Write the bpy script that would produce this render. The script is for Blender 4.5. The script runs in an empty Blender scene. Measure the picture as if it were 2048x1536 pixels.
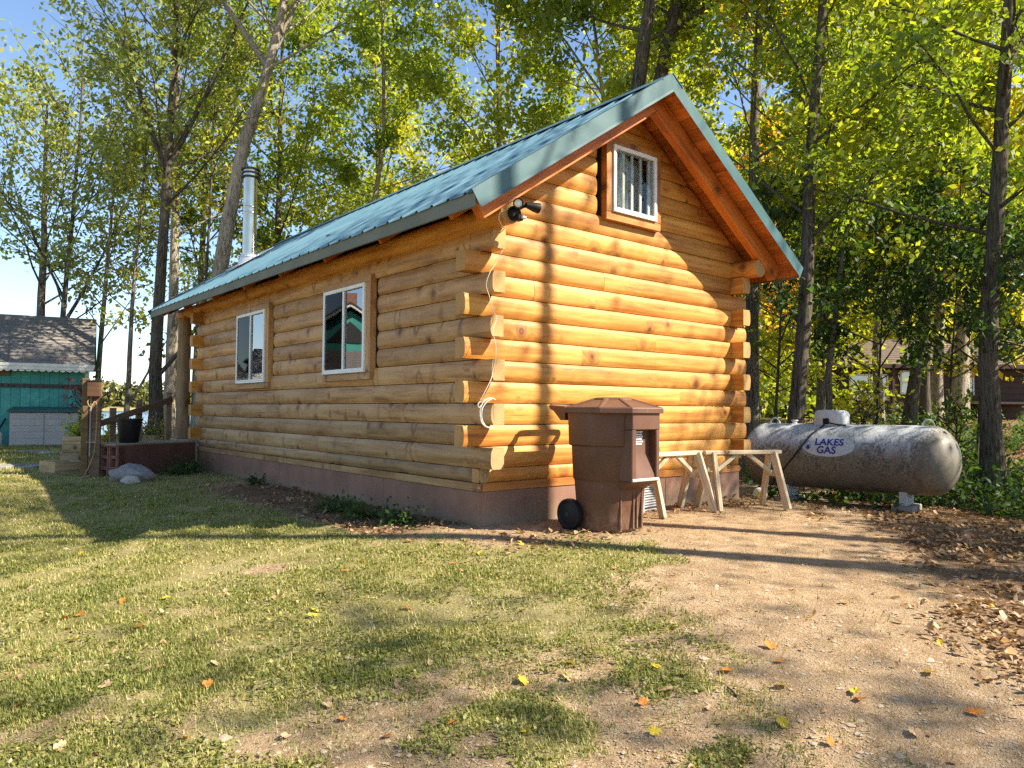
import bpy, bmesh, math, random
import numpy as np
from mathutils import Vector, Matrix

random.seed(7); RNG = np.random.default_rng(7)
SC = bpy.context.scene
COL = SC.collection
R = math.radians

# ------------------------------------------------------------------ camera
CAM = Vector((-3.8903, -5.1669, 1.0291))
c_r = Vector((0.772088, -0.635475, 0.007226)); c_u = Vector((-0.027839, -0.022461, 0.99936)); c_f = Vector((0.634906, 0.771795, 0.035033))
cd = bpy.data.cameras.new('camera'); cam = bpy.data.objects.new('camera', cd); COL.objects.link(cam)
cd.sensor_width = 36; cd.sensor_fit = 'HORIZONTAL'; cd.lens = 36*1493.8/2048
cd.clip_start = 0.05; cd.clip_end = 3000
mw = Matrix.Identity(4)
for i in range(3):
    mw[i][0], mw[i][1], mw[i][2], mw[i][3] = c_r[i], c_u[i], -c_f[i], CAM[i]
cam.matrix_world = mw
SC.camera = cam
# ------------------------------------------------------------------ world, sun, exposure
SUN = Vector((0.75, -1.0, 1.06)).normalized()
SUN_EL = math.asin(SUN.z); SUN_AZ = math.atan2(SUN.x, SUN.y)
w = bpy.data.worlds.new('World'); SC.world = w; w.use_nodes = True
nt = w.node_tree; nt.nodes.clear()
sky = nt.nodes.new('ShaderNodeTexSky'); sky.sky_type = 'NISHITA'; sky.sun_disc = False
sky.sun_elevation = SUN_EL; sky.sun_rotation = SUN_AZ
sky.air_density = 1.0; sky.dust_density = 0.15; sky.ozone_density = 2.2; sky.altitude = 300
bg = nt.nodes.new('ShaderNodeBackground'); bg.inputs[1].default_value = 0.09
wo = nt.nodes.new('ShaderNodeOutputWorld')
nt.links.new(sky.outputs[0], bg.inputs[0]); nt.links.new(bg.outputs[0], wo.inputs[0])
sl = bpy.data.lights.new('sun', 'SUN'); sl.energy = 5.0; sl.angle = R(0.53); sl.color = (1.0, 0.90, 0.74)
so = bpy.data.objects.new('sun', sl); COL.objects.link(so)
so.rotation_euler = (-SUN).to_track_quat('-Z', 'Y').to_euler(); so.location = (20, -25, 30)
SC.view_settings.view_transform = 'Standard'; SC.view_settings.look = 'None'
SC.view_settings.exposure = 1.5; SC.view_settings.gamma = 1.0; SC.view_settings.use_curve_mapping = False
SC.render.engine = 'CYCLES'
cy = SC.cycles
cy.max_bounces = 5; cy.diffuse_bounces = 3; cy.glossy_bounces = 3; cy.transmission_bounces = 4; cy.transparent_max_bounces = 12
cy.use_denoising = False; cy.use_adaptive_sampling = True; cy.adaptive_threshold = .008
cy.sample_clamp_indirect = 8.0
cy.caustics_reflective = False; cy.caustics_refractive = False

# ------------------------------------------------------------------ helpers
def new_obj(name, data, parent=None, loc=None, rz=None):
    o = bpy.data.objects.new(name, data); COL.objects.link(o)
    if parent is not None: o.parent = parent
    if loc is not None: o.location = loc
    if rz is not None: o.rotation_euler = (0, 0, rz)
    return o
def tag(o, label=None, cat=None, group=None, kind=None):
    if label: o['label'] = label
    if cat: o['category'] = cat
    if group: o['group'] = group
    if kind: o['kind'] = kind
    return o
def thing(name, label, cat, loc=(0, 0, 0), rz=0, group=None):
    return tag(new_obj(name, None, None, loc, rz), label, cat, group)
def copy_tree(o, parent=None):
    c = o.copy(); COL.objects.link(c); c.parent = parent
    for ch in list(o.children): copy_tree(ch, c)
    return c

class MB:
    def __init__(s): s.v = []; s.f = []; s.m = []
    def add(s, vs, fs, mi=0):
        n = len(s.v); s.v += [tuple(v) for v in vs]; s.f += [tuple(i+n for i in f) for f in fs]; s.m += [mi]*len(fs); return s
    def box(s, a, b, M=None, mi=0):
        x0, y0, z0 = a; x1, y1, z1 = b
        vs = [Vector(p) for p in ((x0,y0,z0),(x1,y0,z0),(x1,y1,z0),(x0,y1,z0),(x0,y0,z1),(x1,y0,z1),(x1,y1,z1),(x0,y1,z1))]
        if M: vs = [M @ v for v in vs]
        return s.add(vs, [(0,3,2,1),(4,5,6,7),(0,1,5,4),(1,2,6,5),(2,3,7,6),(3,0,4,7)], mi)
    def bar(s, p, q, wd, ht, up=(0,0,1), mi=0):
        p = Vector(p); q = Vector(q); d = (q-p); L = d.length; d.normalize()
        side = d.cross(Vector(up))
        if side.length < 1e-4: side = d.cross(Vector((0,1,0)))
        side.normalize(); u = side.cross(d).normalized()
        M = Matrix.Identity(4)
        for i in range(3): M[i][0], M[i][1], M[i][2], M[i][3] = d[i], side[i], u[i], p[i]
        return s.box((0,-wd/2,-ht/2), (L,wd/2,ht/2), M, mi)
    def tube(s, pts, rad, n=8, cap=True, mi=0):
        pts = [Vector(p) for p in pts]
        if not hasattr(rad, '__len__'): rad = [rad]*len(pts)
        rings = []; prev = None
        for i, p in enumerate(pts):
            d = (pts[min(i+1, len(pts)-1)] - pts[max(i-1, 0)])
            if d.length < 1e-6: d = Vector((0,0,1))
            d.normalize()
            if prev is None:
                a = d.orthogonal().normalized()
            else:
                a = prev - d*prev.dot(d)
                a = a.normalized() if a.length > 1e-4 else d.orthogonal().normalized()
            prev = a; b = d.cross(a)
            rings.append([p + (a*math.cos(2*math.pi*k/n) + b*math.sin(2*math.pi*k/n))*rad[i] for k in range(n)])
        vs = [v for r in rings for v in r]; fs = []
        for i in range(len(rings)-1):
            for k in range(n):
                k2 = (k+1) % n
                fs.append((i*n+k, i*n+k2, (i+1)*n+k2, (i+1)*n+k))
        if cap:
            fs.append(tuple(reversed(range(n)))); fs.append(tuple((len(rings)-1)*n+k for k in range(n)))
        return s.add(vs, fs, mi)
    def lathe(s, prof, n=24, M=None, mi=0):
        vs = []; fs = []
        for r, z in prof:
            for k in range(n):
                a = 2*math.pi*k/n; v = Vector((r*math.cos(a), r*math.sin(a), z)); vs.append(M @ v if M else v)
        for i in range(len(prof)-1):
            for k in range(n):
                k2 = (k+1) % n; fs.append((i*n+k, i*n+k2, (i+1)*n+k2, (i+1)*n+k))
        if prof[0][0] > 1e-4: fs.append(tuple(reversed(range(n))))
        if prof[-1][0] > 1e-4: fs.append(tuple((len(prof)-1)*n+k for k in range(n)))
        return s.add(vs, fs, mi)
    def loft(s, rings, cap=True, mi=0):
        n = len(rings[0]); vs = [v for r in rings for v in r]; fs = []
        for i in range(len(rings)-1):
            for k in range(n):
                k2 = (k+1) % n; fs.append((i*n+k, i*n+k2, (i+1)*n+k2, (i+1)*n+k))
        if cap: fs.append(tuple(reversed(range(n)))); fs.append(tuple((len(rings)-1)*n+k for k in range(n)))
        return s.add(vs, fs, mi)
    def mesh(s, name, mats, smooth=False, bevel=0.0, angle=35):
        me = bpy.data.meshes.new(name); me.from_pydata(s.v, [], s.f)
        if not isinstance(mats, (list, tuple)): mats = [mats]
        for m in mats: me.materials.append(m)
        if any(s.m): me.polygons.foreach_set('material_index', s.m)
        bm = bmesh.new(); bm.from_mesh(me)
        bmesh.ops.recalc_face_normals(bm, faces=bm.faces)
        if bevel > 0:
            es = [e for e in bm.edges if len(e.link_faces) == 2 and e.calc_face_angle(0) > R(30)]
            bmesh.ops.bevel(bm, geom=es, offset=bevel, segments=1, affect='EDGES', clamp_overlap=True)
        if smooth:
            for f in bm.faces: f.smooth = True
            for e in bm.edges:
                if len(e.link_faces) == 2 and e.calc_face_angle(0) > R(angle): e.smooth = False
        bm.to_mesh(me); bm.free()
        return me
    def build(s, name, mats, parent=None, smooth=False, bevel=0.0, loc=None, rz=None, angle=35):
        return new_obj(name, s.mesh(name, mats, smooth, bevel, angle), parent, loc, rz)

def np_mesh(name, verts, faces, mat, attrs=None, smooth=False):
    """verts (n,3), faces (m,k) numpy arrays; attrs: {name: per-face float}"""
    me = bpy.data.meshes.new(name)
    verts = np.ascontiguousarray(verts, dtype=np.float32); faces = np.ascontiguousarray(faces, dtype=np.int32)
    m, k = faces.shape
    me.vertices.add(len(verts)); me.vertices.foreach_set('co', verts.ravel())
    me.loops.add(m*k); me.loops.foreach_set('vertex_index', faces.ravel())
    me.polygons.add(m); me.polygons.foreach_set('loop_start', np.arange(0, m*k, k, dtype=np.int32))
    if smooth: me.polygons.foreach_set('use_smooth', np.ones(m, dtype=bool))
    for an, av in (attrs or {}).items():
        a = me.attributes.new(an, 'FLOAT', 'FACE' if len(av) == m else 'POINT'); a.data.foreach_set('value', np.ascontiguousarray(av, dtype=np.float32))
    me.materials.append(mat); me.update(calc_edges=True)
    return me

def _hash(ix, iy, seed):
    h = (ix.astype(np.int64)*374761393 + iy.astype(np.int64)*668265263 + seed*1442695041) & 0x7fffffff
    h = ((h ^ (h >> 13))*1274126177) & 0x7fffffff
    return ((h ^ (h >> 16)) & 0xffff)/65535.0
def vnoise(x, y, seed=0):
    x = np.asarray(x, float); y = np.asarray(y, float)
    ix = np.floor(x); iy = np.floor(y); fx = x-ix; fy = y-iy
    fx = fx*fx*(3-2*fx); fy = fy*fy*(3-2*fy)
    a = _hash(ix, iy, seed); b = _hash(ix+1, iy, seed); c = _hash(ix, iy+1, seed); d = _hash(ix+1, iy+1, seed)
    return (a*(1-fx)+b*fx)*(1-fy) + (c*(1-fx)+d*fx)*fy
def fbm(x, y, seed=0, oct=4):
    s = 0; a = .5; t = 0
    for o in range(oct):
        s = s + a*vnoise(np.asarray(x)*2**o, np.asarray(y)*2**o, seed+o*17); t += a; a *= .5
    return s/t
def sstep(a, b, x):
    t = np.clip((np.asarray(x, float)-a)/(b-a), 0, 1); return t*t*(3-2*t)

def H(x, y):
    """terrain height"""
    x = np.asarray(x, float); y = np.asarray(y, float)
    h = 0.03 - np.clip(-x-.3, 0, 4.5)*.085*(1-sstep(3.5, 7.0, y)) - np.clip(-y-.5, 0, 7)*.035
    h = h - .31*sstep(3.4, 6.4, x) + .088*np.clip(x-7.9, 0, 12)*sstep(-8, -1, y)
    shore = sstep(25, 37, y - 1.1*np.clip(x-4, 0, 60))
    h = h*(1-shore) - 2.2*shore
    h = h + .05*(fbm(x*.35, y*.35, 3)-.5) + .022*(fbm(x*2.2, y*2.2, 9)-.5)
    return h
def Hs(x, y): return float(H(np.array([x]), np.array([y]))[0])

# ------------------------------------------------------------------ materials
def nodes(name):
    m = bpy.data.materials.new(name); m.use_nodes = True; t = m.node_tree; t.nodes.clear()
    o = t.nodes.new('ShaderNodeOutputMaterial'); return m, t, o
def N(t, typ, **kw):
    n = t.nodes.new(typ)
    for k, v in kw.items():
        if k == 'in_':
            for a, b in v.items(): n.inputs[a].default_value = b
        else: setattr(n, k, v)
    return n
def ramp(t, stops, src=None, interp='LINEAR'):
    n = t.nodes.new('ShaderNodeValToRGB'); cr = n.color_ramp; cr.interpolation = interp
    while len(cr.elements) < len(stops): cr.elements.new(.5)
    for e, (p, c) in zip(cr.elements, stops):
        e.position = p; e.color = (c, c, c, 1) if not hasattr(c, '__len__') else (*c, 1)
    if src is not None: t.links.new(src, n.inputs[0])
    return n
def mixc(t, fac, a, b, mode='MIX'):
    n = t.nodes.new('ShaderNodeMix'); n.data_type = 'RGBA'; n.blend_type = mode
    for sock, val in ((n.inputs[0], fac), (n.inputs[6], a), (n.inputs[7], b)):
        if hasattr(val, 'links'): t.links.new(val, sock)
        elif hasattr(val, '__len__'): sock.default_value = (*val, 1)
        else: sock.default_value = val
    return n.outputs[2]
def math_(t, op, a, b=None, c=None):
    n = t.nodes.new('ShaderNodeMath'); n.operation = op
    for i, val in enumerate((a, b, c)):
        if val is None: continue
        if hasattr(val, 'links'): t.links.new(val, n.inputs[i])
        else: n.inputs[i].default_value = val
    return n.outputs[0]
def mapping(t, src, scale=(1,1,1), loc=None):
    m = t.nodes.new('ShaderNodeMapping'); m.inputs['Scale'].default_value = scale
    t.links.new(src, m.inputs[0])
    if loc is not None:
        if hasattr(loc, 'links'): t.links.new(loc, m.inputs['Location'])
        else: m.inputs['Location'].default_value = loc
    return m.outputs[0]
def rand_offset(t, k=37.0):
    oi = t.nodes.new('ShaderNodeObjectInfo'); v = t.nodes.new('ShaderNodeCombineXYZ')
    t.links.new(math_(t, 'MULTIPLY', oi.outputs['Random'], k), v.inputs[0])
    t.links.new(math_(t, 'MULTIPLY', oi.outputs['Random'], k*1.7), v.inputs[1])
    t.links.new(math_(t, 'MULTIPLY', oi.outputs['Random'], k*.6), v.inputs[2])
    return oi, v.outputs[0]
def noise(t, vec, scale, detail=4, rough=.55, dist=0.0):
    n = t.nodes.new('ShaderNodeTexNoise'); n.inputs['Scale'].default_value = scale; n.inputs['Detail'].default_value = detail
    n.inputs['Roughness'].default_value = rough; n.inputs['Distortion'].default_value = dist
    if vec is not None: t.links.new(vec, n.inputs['Vector'])
    return n.outputs[0]
def bump(t, h, strength=.3, dist=.01):
    b = t.nodes.new('ShaderNodeBump'); b.inputs['Strength'].default_value = strength; b.inputs['Distance'].default_value = dist
    t.links.new(h, b.inputs['Height']); return b.outputs[0]
def princ(t, o, col, rough=.6, metal=0.0, normal=None, spec=.4):
    p = t.nodes.new('ShaderNodeBsdfPrincipled')
    for sock, val in ((p.inputs['Base Color'], col), (p.inputs['Roughness'], rough)):
        if hasattr(val, 'links'): t.links.new(val, sock)
        elif hasattr(val, '__len__'): sock.default_value = (*val, 1)
        else: sock.default_value = val
    p.inputs['Metallic'].default_value = metal; p.inputs['Specular IOR Level'].default_value = spec
    if normal is not None: t.links.new(normal, p.inputs['Normal'])
    t.links.new(p.outputs[0], o.inputs[0]); return p

def plain(name, c1, c2=None, scale=6.0, rough=.6, metal=0.0, bmp=.15, bd=.004, spec=.4, detail=5, tint=False):
    """paint / plastic / stone: two tones of noise, roughness variation and fine relief"""
    m, t, o = nodes(name)
    tc = N(t, 'ShaderNodeTexCoord'); oi, off = rand_offset(t)
    v = mapping(t, tc.outputs['Object'], (1,1,1), off)
    n = noise(t, v, scale, detail)
    c2 = c2 or tuple(x*.75 for x in c1)
    col = ramp(t, [(.32, c2), (.68, c1)], n).outputs[0]
    if tint: col = mixc(t, 1.0, col, oi.outputs['Color'], 'MULTIPLY')
    rr = math_(t, 'MULTIPLY_ADD', n, .25, rough-.12)
    n2 = noise(t, v, scale*6, 3)
    princ(t, o, col, rr, metal, bump(t, n2, bmp, bd), spec)
    return m

def wood(name, light, mid, dark, knot=(.16,.06,.02), grain=1.0, rough=.5, knots=True, axis='X', spec=.35, kscale=3.1, scars=False):
    """timber with grain along the local x axis, knots, streaks; tinted by the object's colour"""
    m, t, o = nodes(name)
    tc = N(t, 'ShaderNodeTexCoord'); oi, off = rand_offset(t)
    base = tc.outputs['Object']
    v = mapping(t, base, (1,1,1), off)
    vor = N(t, 'ShaderNodeTexVoronoi'); vor.inputs['Scale'].default_value = kscale; vor.inputs['Randomness'].default_value = 1
    wob = noise(t, v, 9, 2)
    vv = N(t, 'ShaderNodeVectorMath', operation='ADD'); t.links.new(v, vv.inputs[0])
    sc_ = N(t, 'ShaderNodeVectorMath', operation='SCALE'); t.links.new(wob, sc_.inputs[0]); sc_.inputs['Scale'].default_value = .03
    t.links.new(sc_.outputs[0], vv.inputs[1]); t.links.new(mapping(t, vv.outputs[0], (1, .22, 1) if axis == 'X' else (1, .3, 1)), vor.inputs['Vector'])
    sepc = N(t, 'ShaderNodeSeparateColor'); t.links.new(vor.outputs['Color'], sepc.inputs[0])
    d = math_(t, 'DIVIDE', vor.outputs['Distance'], math_(t, 'MULTIPLY_ADD', sepc.outputs[0], 1.0, .45))
    sw = math_(t, 'POWER', math_(t, 'SUBTRACT', 1.0, math_(t, 'MINIMUM', math_(t, 'MULTIPLY', d, 2.6), 1.0)), 2.0)
    g = N(t, 'ShaderNodeMapping'); g.inputs['Scale'].default_value = (.7, 11*grain, 11*grain) if axis == 'X' else (11*grain, 11*grain, .7)
    t.links.new(v, g.inputs[0])
    ga = N(t, 'ShaderNodeVectorMath', operation='ADD'); t.links.new(g.outputs[0], ga.inputs[0])
    cv = N(t, 'ShaderNodeCombineXYZ'); t.links.new(math_(t, 'MULTIPLY', sw, 2.2), cv.inputs[1]); t.links.new(math_(t, 'MULTIPLY', sw, 2.0), cv.inputs[2])
    t.links.new(cv.outputs[0], ga.inputs[1])
    gr = noise(t, ga.outputs[0], 1.6, 6, .62, .35)
    blot = noise(t, mapping(t, v, (.9, 2.5, 2.5)), 1.3, 4, .6)
    tone = math_(t, 'ADD', math_(t, 'MULTIPLY', gr, .62), math_(t, 'MULTIPLY', blot, .38))
    col = ramp(t, [(.34, dark), (.47, mid), (.60, light)], tone).outputs[0]
    if knots:
        ring = math_(t, 'MULTIPLY_ADD', math_(t, 'SINE', math_(t, 'MULTIPLY', d, 75.0)), .18, .5)
        kc = ramp(t, [(.25, tuple(x*.5 for x in knot)), (.75, (knot[0]*1.9, knot[1]*1.7, knot[2]*1.3))], ring).outputs[0]
        km = ramp(t, [(.0, 1.0), (.095, .95), (.125, .5), (.20, 0.0)], d).outputs[0]
        kh = ramp(t, [(.10, .9), (.40, 0.0)], d).outputs[0]
        col = mixc(t, math_(t, 'MULTIPLY', kh, .55), col, tuple(x*.62 for x in mid))
        col = mixc(t, km, col, kc)
    if scars:      # draw-knife hollows: dark curved bands across the log
        sv = N(t, 'ShaderNodeTexVoronoi'); sv.inputs['Scale'].default_value = 1.0
        t.links.new(mapping(t, vv.outputs[0], (4.2, .2, 1.5)), sv.inputs['Vector'])
        sc2 = N(t, 'ShaderNodeSeparateColor'); t.links.new(sv.outputs['Color'], sc2.inputs[0])
        bd_ = ramp(t, [(.16, 0.0), (.205, 1.0), (.235, .6), (.32, 0.0)], sv.outputs['Distance']).outputs[0]
        sel = ramp(t, [(.35, 0.0), (.40, 1.0)], sc2.outputs[1]).outputs[0]
        brk = ramp(t, [(.38, 0.0), (.52, 1.0)], noise(t, v, 7, 3)).outputs[0]
        col = mixc(t, math_(t, 'MULTIPLY', math_(t, 'MULTIPLY', bd_, sel), math_(t, 'MULTIPLY', brk, .8)), col, (.13,.052,.018))
    # thin dark drying checks
    ck = noise(t, mapping(t, v, (.9, 26, 26)), 1.5, 3, .5)
    ckm = ramp(t, [(.69, 0.0), (.72, .65)], ck).outputs[0]
    col = mixc(t, ckm, col, tuple(x*.35 for x in mid))
    hsv = N(t, 'ShaderNodeHueSaturation'); t.links.new(col, hsv.inputs['Color'])
    t.links.new(math_(t, 'MULTIPLY_ADD', oi.outputs['Random'], .34, .83), hsv.inputs['Value'])
    col = mixc(t, 1.0, hsv.outputs[0], oi.outputs['Color'], 'MULTIPLY')
    hgt = math_(t, 'SUBTRACT', gr, math_(t, 'MULTIPLY', ckm, .6))
    princ(t, o, col, math_(t, 'MULTIPLY_ADD', gr, .25, rough-.1), 0, bump(t, hgt, .35, .006), spec)
    return m

def leafmat(name, stops, trans=.42, tcol=1.6):
    m, t, o = nodes(name)
    at = N(t, 'ShaderNodeAttribute', attribute_name='tone')
    oi = N(t, 'ShaderNodeObjectInfo')
    tone = math_(t, 'MULTIPLY_ADD', oi.outputs['Random'], .12, math_(t, 'SUBTRACT', at.outputs['Fac'], .06))
    col = ramp(t, stops, tone).outputs[0]
    col = mixc(t, 1.0, col, oi.outputs['Color'], 'MULTIPLY')
    df = N(t, 'ShaderNodeBsdfDiffuse'); t.links.new(col, df.inputs[0])
    tr = N(t, 'ShaderNodeBsdfTranslucent')
    tc_ = mixc(t, 1.0, col, (tcol, tcol*.97, tcol*.45), 'MULTIPLY'); t.links.new(tc_, tr.inputs[0])
    mx = N(t, 'ShaderNodeMixShader'); mx.inputs[0].default_value = trans
    t.links.new(df.outputs[0], mx.inputs[1]); t.links.new(tr.outputs[0], mx.inputs[2])
    gl = N(t, 'ShaderNodeBsdfGlossy'); gl.inputs['Roughness'].default_value = .6; gl.inputs[0].default_value = (1,1,1,1)
    m2 = N(t, 'ShaderNodeMixShader'); m2.inputs[0].default_value = .025
    t.links.new(mx.outputs[0], m2.inputs[1]); t.links.new(gl.outputs[0], m2.inputs[2]); t.links.new(m2.outputs[0], o.inputs[0])
    return m

def bark(name, c1, c2, c3, sc=1.0):
    m, t, o = nodes(name)
    tc = N(t, 'ShaderNodeTexCoord'); oi, off = rand_offset(t)
    v = mapping(t, tc.outputs['Object'], (15*sc, 15*sc, 1.9*sc), off)
    n = noise(t, v, 2.2, 7, .72, .35)
    pl_ = noise(t, mapping(t, tc.outputs['Object'], (1,1,.5), off), 1.6, 4)
    col = ramp(t, [(.38, tuple(x*.7 for x in c3)), (.50, c2), (.62, c1)], n).outputs[0]
    col = mixc(t, ramp(t, [(.45, 0.0), (.7, .35)], pl_).outputs[0], col, tuple(x*1.25 for x in c1))
    col = mixc(t, 1.0, col, oi.outputs['Color'], 'MULTIPLY')
    princ(t, o, col, .9, 0, bump(t, n, 1.0, .06), .05)
    return m

M = {}
M['log'] = wood('log_wood', (.62,.315,.070), (.49,.205,.036), (.27,.088,.014))
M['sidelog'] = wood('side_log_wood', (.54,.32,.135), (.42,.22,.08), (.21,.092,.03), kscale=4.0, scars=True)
M['trim'] = wood('trim_wood', (.50,.225,.055), (.40,.155,.033), (.28,.09,.018), knots=True, grain=1.4)
M['soffit'] = wood('soffit_wood', (.60,.21,.04), (.48,.14,.025), (.27,.07,.014), grain=1.3)
M['endgrain'] = plain('end_grain', (.54,.33,.125), (.38,.195,.06), 26, .75, bmp=.3, tint=True)
def endmat():
    m, t, o = nodes('end_grain_rings'); tc = N(t, 'ShaderNodeTexCoord'); oi, off = rand_offset(t, 9)
    sep = N(t, 'ShaderNodeSeparateXYZ'); t.links.new(tc.outputs['Object'], sep.inputs[0])
    dy = math_(t, 'SUBTRACT', sep.outputs[1], .11); dz = math_(t, 'SUBTRACT', sep.outputs[2], math_(t, 'MULTIPLY_ADD', oi.outputs['Random'], .06, .06))
    v = mapping(t, tc.outputs['Object'], (1,1,1), off); nz = noise(t, v, 14, 4)
    dist = math_(t, 'ADD', math_(t, 'SQRT', math_(t, 'ADD', math_(t, 'MULTIPLY', dy, dy), math_(t, 'MULTIPLY', dz, dz))), math_(t, 'MULTIPLY', nz, .02))
    rg = math_(t, 'MULTIPLY_ADD', math_(t, 'SINE', math_(t, 'MULTIPLY', dist, 520.0)), .5, .5)
    col = ramp(t, [(.1, (.36,.19,.062)), (.6, (.55,.335,.125)), (1.0, (.60,.385,.155))], rg).outputs[0]
    col = mixc(t, ramp(t, [(.4, .0), (.65, .55)], noise(t, v, 6, 4)).outputs[0], col, (.33,.21,.105))
    an = noise(t, mapping(t, v, (30, 30, 3)), 2.0, 3); col = mixc(t, ramp(t, [(.66, 0.0), (.70, .8)], an).outputs[0], col, (.12,.06,.025))
    col = mixc(t, 1.0, col, oi.outputs['Color'], 'MULTIPLY'); princ(t, o, col, .8, 0, bump(t, rg, .15, .003), .2); return m
M['endgrain'] = endmat()
M['grey_wood'] = wood('weathered_wood', (.56,.49,.36), (.46,.38,.26), (.25,.19,.12), knot=(.10,.07,.05), grain=1.5, rough=.8, spec=.15)
M['post_wood'] = wood('post_wood', (.36,.25,.14), (.27,.175,.09), (.15,.09,.045), axis='Z', grain=1.1, rough=.7)
M['rail_wood'] = wood('rail_wood', (.21,.14,.09), (.15,.095,.06), (.08,.05,.03), grain=1.4, rough=.8, spec=.15)
M['bed_wood'] = wood('bed_wood', (.47,.36,.21), (.37,.27,.15), (.20,.13,.07), grain=1.3, rough=.8, spec=.15)
M['skirt'] = plain('brown_skirt_paint', (.215,.110,.070), (.165,.082,.050), 3, .55, bmp=.1)
def skirtmat():
    m, t, o = nodes('brown_skirt_paint'); tc = N(t, 'ShaderNodeTexCoord'); oi, off = rand_offset(t)
    v = mapping(t, tc.outputs['Object'], (1,1,1), off); n = noise(t, v, 3, 5); st = noise(t, mapping(t, v, (9, 9, 1.2)), 2, 4)
    col = ramp(t, [(.35, (.195,.105,.072)), (.65, (.265,.145,.10))], n).outputs[0]
    col = mixc(t, ramp(t, [(.55, 0.0), (.75, .4)], st).outputs[0], col, (.15,.085,.06))
    sep = N(t, 'ShaderNodeSeparateXYZ'); t.links.new(tc.outputs['Object'], sep.inputs[0])
    zz = math_(t, 'ADD', sep.outputs[2], math_(t, 'MULTIPLY', math_(t, 'SUBTRACT', noise(t, v, 8, 5, .7), .5), .35))
    col = mixc(t, ramp(t, [(.08, .8), (.26, 0.0)], zz).outputs[0], col, (.25,.185,.125))
    princ(t, o, col, .65, 0, bump(t, noise(t, v, 40, 4), .2, .004), .3); return m
M['skirt'] = skirtmat()
M['platform'] = plain('brown_platform_paint', (.125,.062,.046), (.095,.045,.034), 3, .6, bmp=.15)
M['cell'] = plain('red_brown_block', (.30,.15,.11), (.20,.09,.065), 14, .85, bmp=.5)
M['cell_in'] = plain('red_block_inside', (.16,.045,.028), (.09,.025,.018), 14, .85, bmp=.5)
M['white'] = plain('white_vinyl', (.82,.82,.80), (.74,.74,.72), 4, .4, bmp=.05)
M['metal'] = None
def roofmetal(name, c1, c2, streak):
    m, t, o = nodes(name)
    tc = N(t, 'ShaderNodeTexCoord'); oi, off = rand_offset(t)
    v = mapping(t, tc.outputs['Object'], (1,1,1), off)
    n = noise(t, v, 2.0, 5); s = noise(t, mapping(t, v, (1.2, 14, 1.2)), 2, 4)
    col = ramp(t, [(.35, c2), (.65, c1)], n).outputs[0]
    col = mixc(t, ramp(t, [(.5, 0.0), (.75, .45)], s).outputs[0], col, streak)
    oil = noise(t, mapping(t, v, (.8, 3.5, 1)), 1.6, 2)
    princ(t, o, col, math_(t, 'MULTIPLY_ADD', n, .2, .25), 0, bump(t, oil, .25, .01), .55)
    return m
M['metal'] = roofmetal('teal_roof_paint', (.105,.205,.255), (.08,.165,.215), (.18,.27,.31))
M['rake'] = roofmetal('teal_rake_paint', (.045,.108,.115), (.033,.085,.092), (.068,.125,.126))
M['fascia'] = plain('grey_green_eave_paint', (.19,.20,.165), (.13,.14,.115), 2.5, .75, spec=.15)
M['steel'] = plain('stainless_pipe', (.66,.60,.48), (.52,.46,.36), 3, .2, 1.0, bmp=.03)
M['conduit'] = plain('grey_conduit', (.30,.29,.27), (.22,.21,.2), 8, .6)
M['galv'] = plain('galvanised_flashing', (.80,.80,.79), (.70,.70,.70), 8, .4, .35, bmp=.05)
M['black'] = plain('black_plastic', (.008,.008,.009), (.014,.014,.015), 12, .55, bmp=.1, spec=.25)
M['darkmetal'] = plain('dark_metal', (.03,.03,.03), (.05,.05,.05), 12, .45, .6)
M['lens'] = plain('lamp_lens', (.75,.75,.68), (.62,.62,.55), 20, .3)
M['cable'] = plain('white_cable', (.72,.68,.60), (.60,.56,.5), 9, .5)
def canmat():
    m, t, o = nodes('brown_can_plastic')
    tc = N(t, 'ShaderNodeTexCoord'); n = noise(t, tc.outputs['Object'], 3.5, 5)
    sc_ = noise(t, mapping(t, tc.outputs['Object'], (30, 30, 4)), 1.8, 4, .7)
    dirt = noise(t, tc.outputs['Object'], 11, 6, .7)
    col = ramp(t, [(.35, (.095,.042,.024)), (.68, (.128,.058,.034))], n).outputs[0]
    col = mixc(t, ramp(t, [(.62, 0.0), (.74, .5)], sc_).outputs[0], col, (.26,.16,.125))
    sep = N(t, 'ShaderNodeSeparateXYZ'); t.links.new(tc.outputs['Object'], sep.inputs[0])
    low = ramp(t, [(.0, .75), (.28, 0.0)], sep.outputs[2]).outputs[0]
    col = mixc(t, math_(t, 'MULTIPLY', low, ramp(t, [(.40, 0.0), (.62, 1.0)], dirt).outputs[0]), col, (.27,.19,.13))
    col = mixc(t, ramp(t, [(.66, 0.0), (.72, .5)], dirt).outputs[0], col, (.24,.15,.11))
    princ(t, o, col, math_(t, 'MULTIPLY_ADD', dirt, .35, .33), 0, bump(t, noise(t, tc.outputs['Object'], 160, 2), .15, .002), .4)
    return m
M['can'] = canmat()
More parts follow.
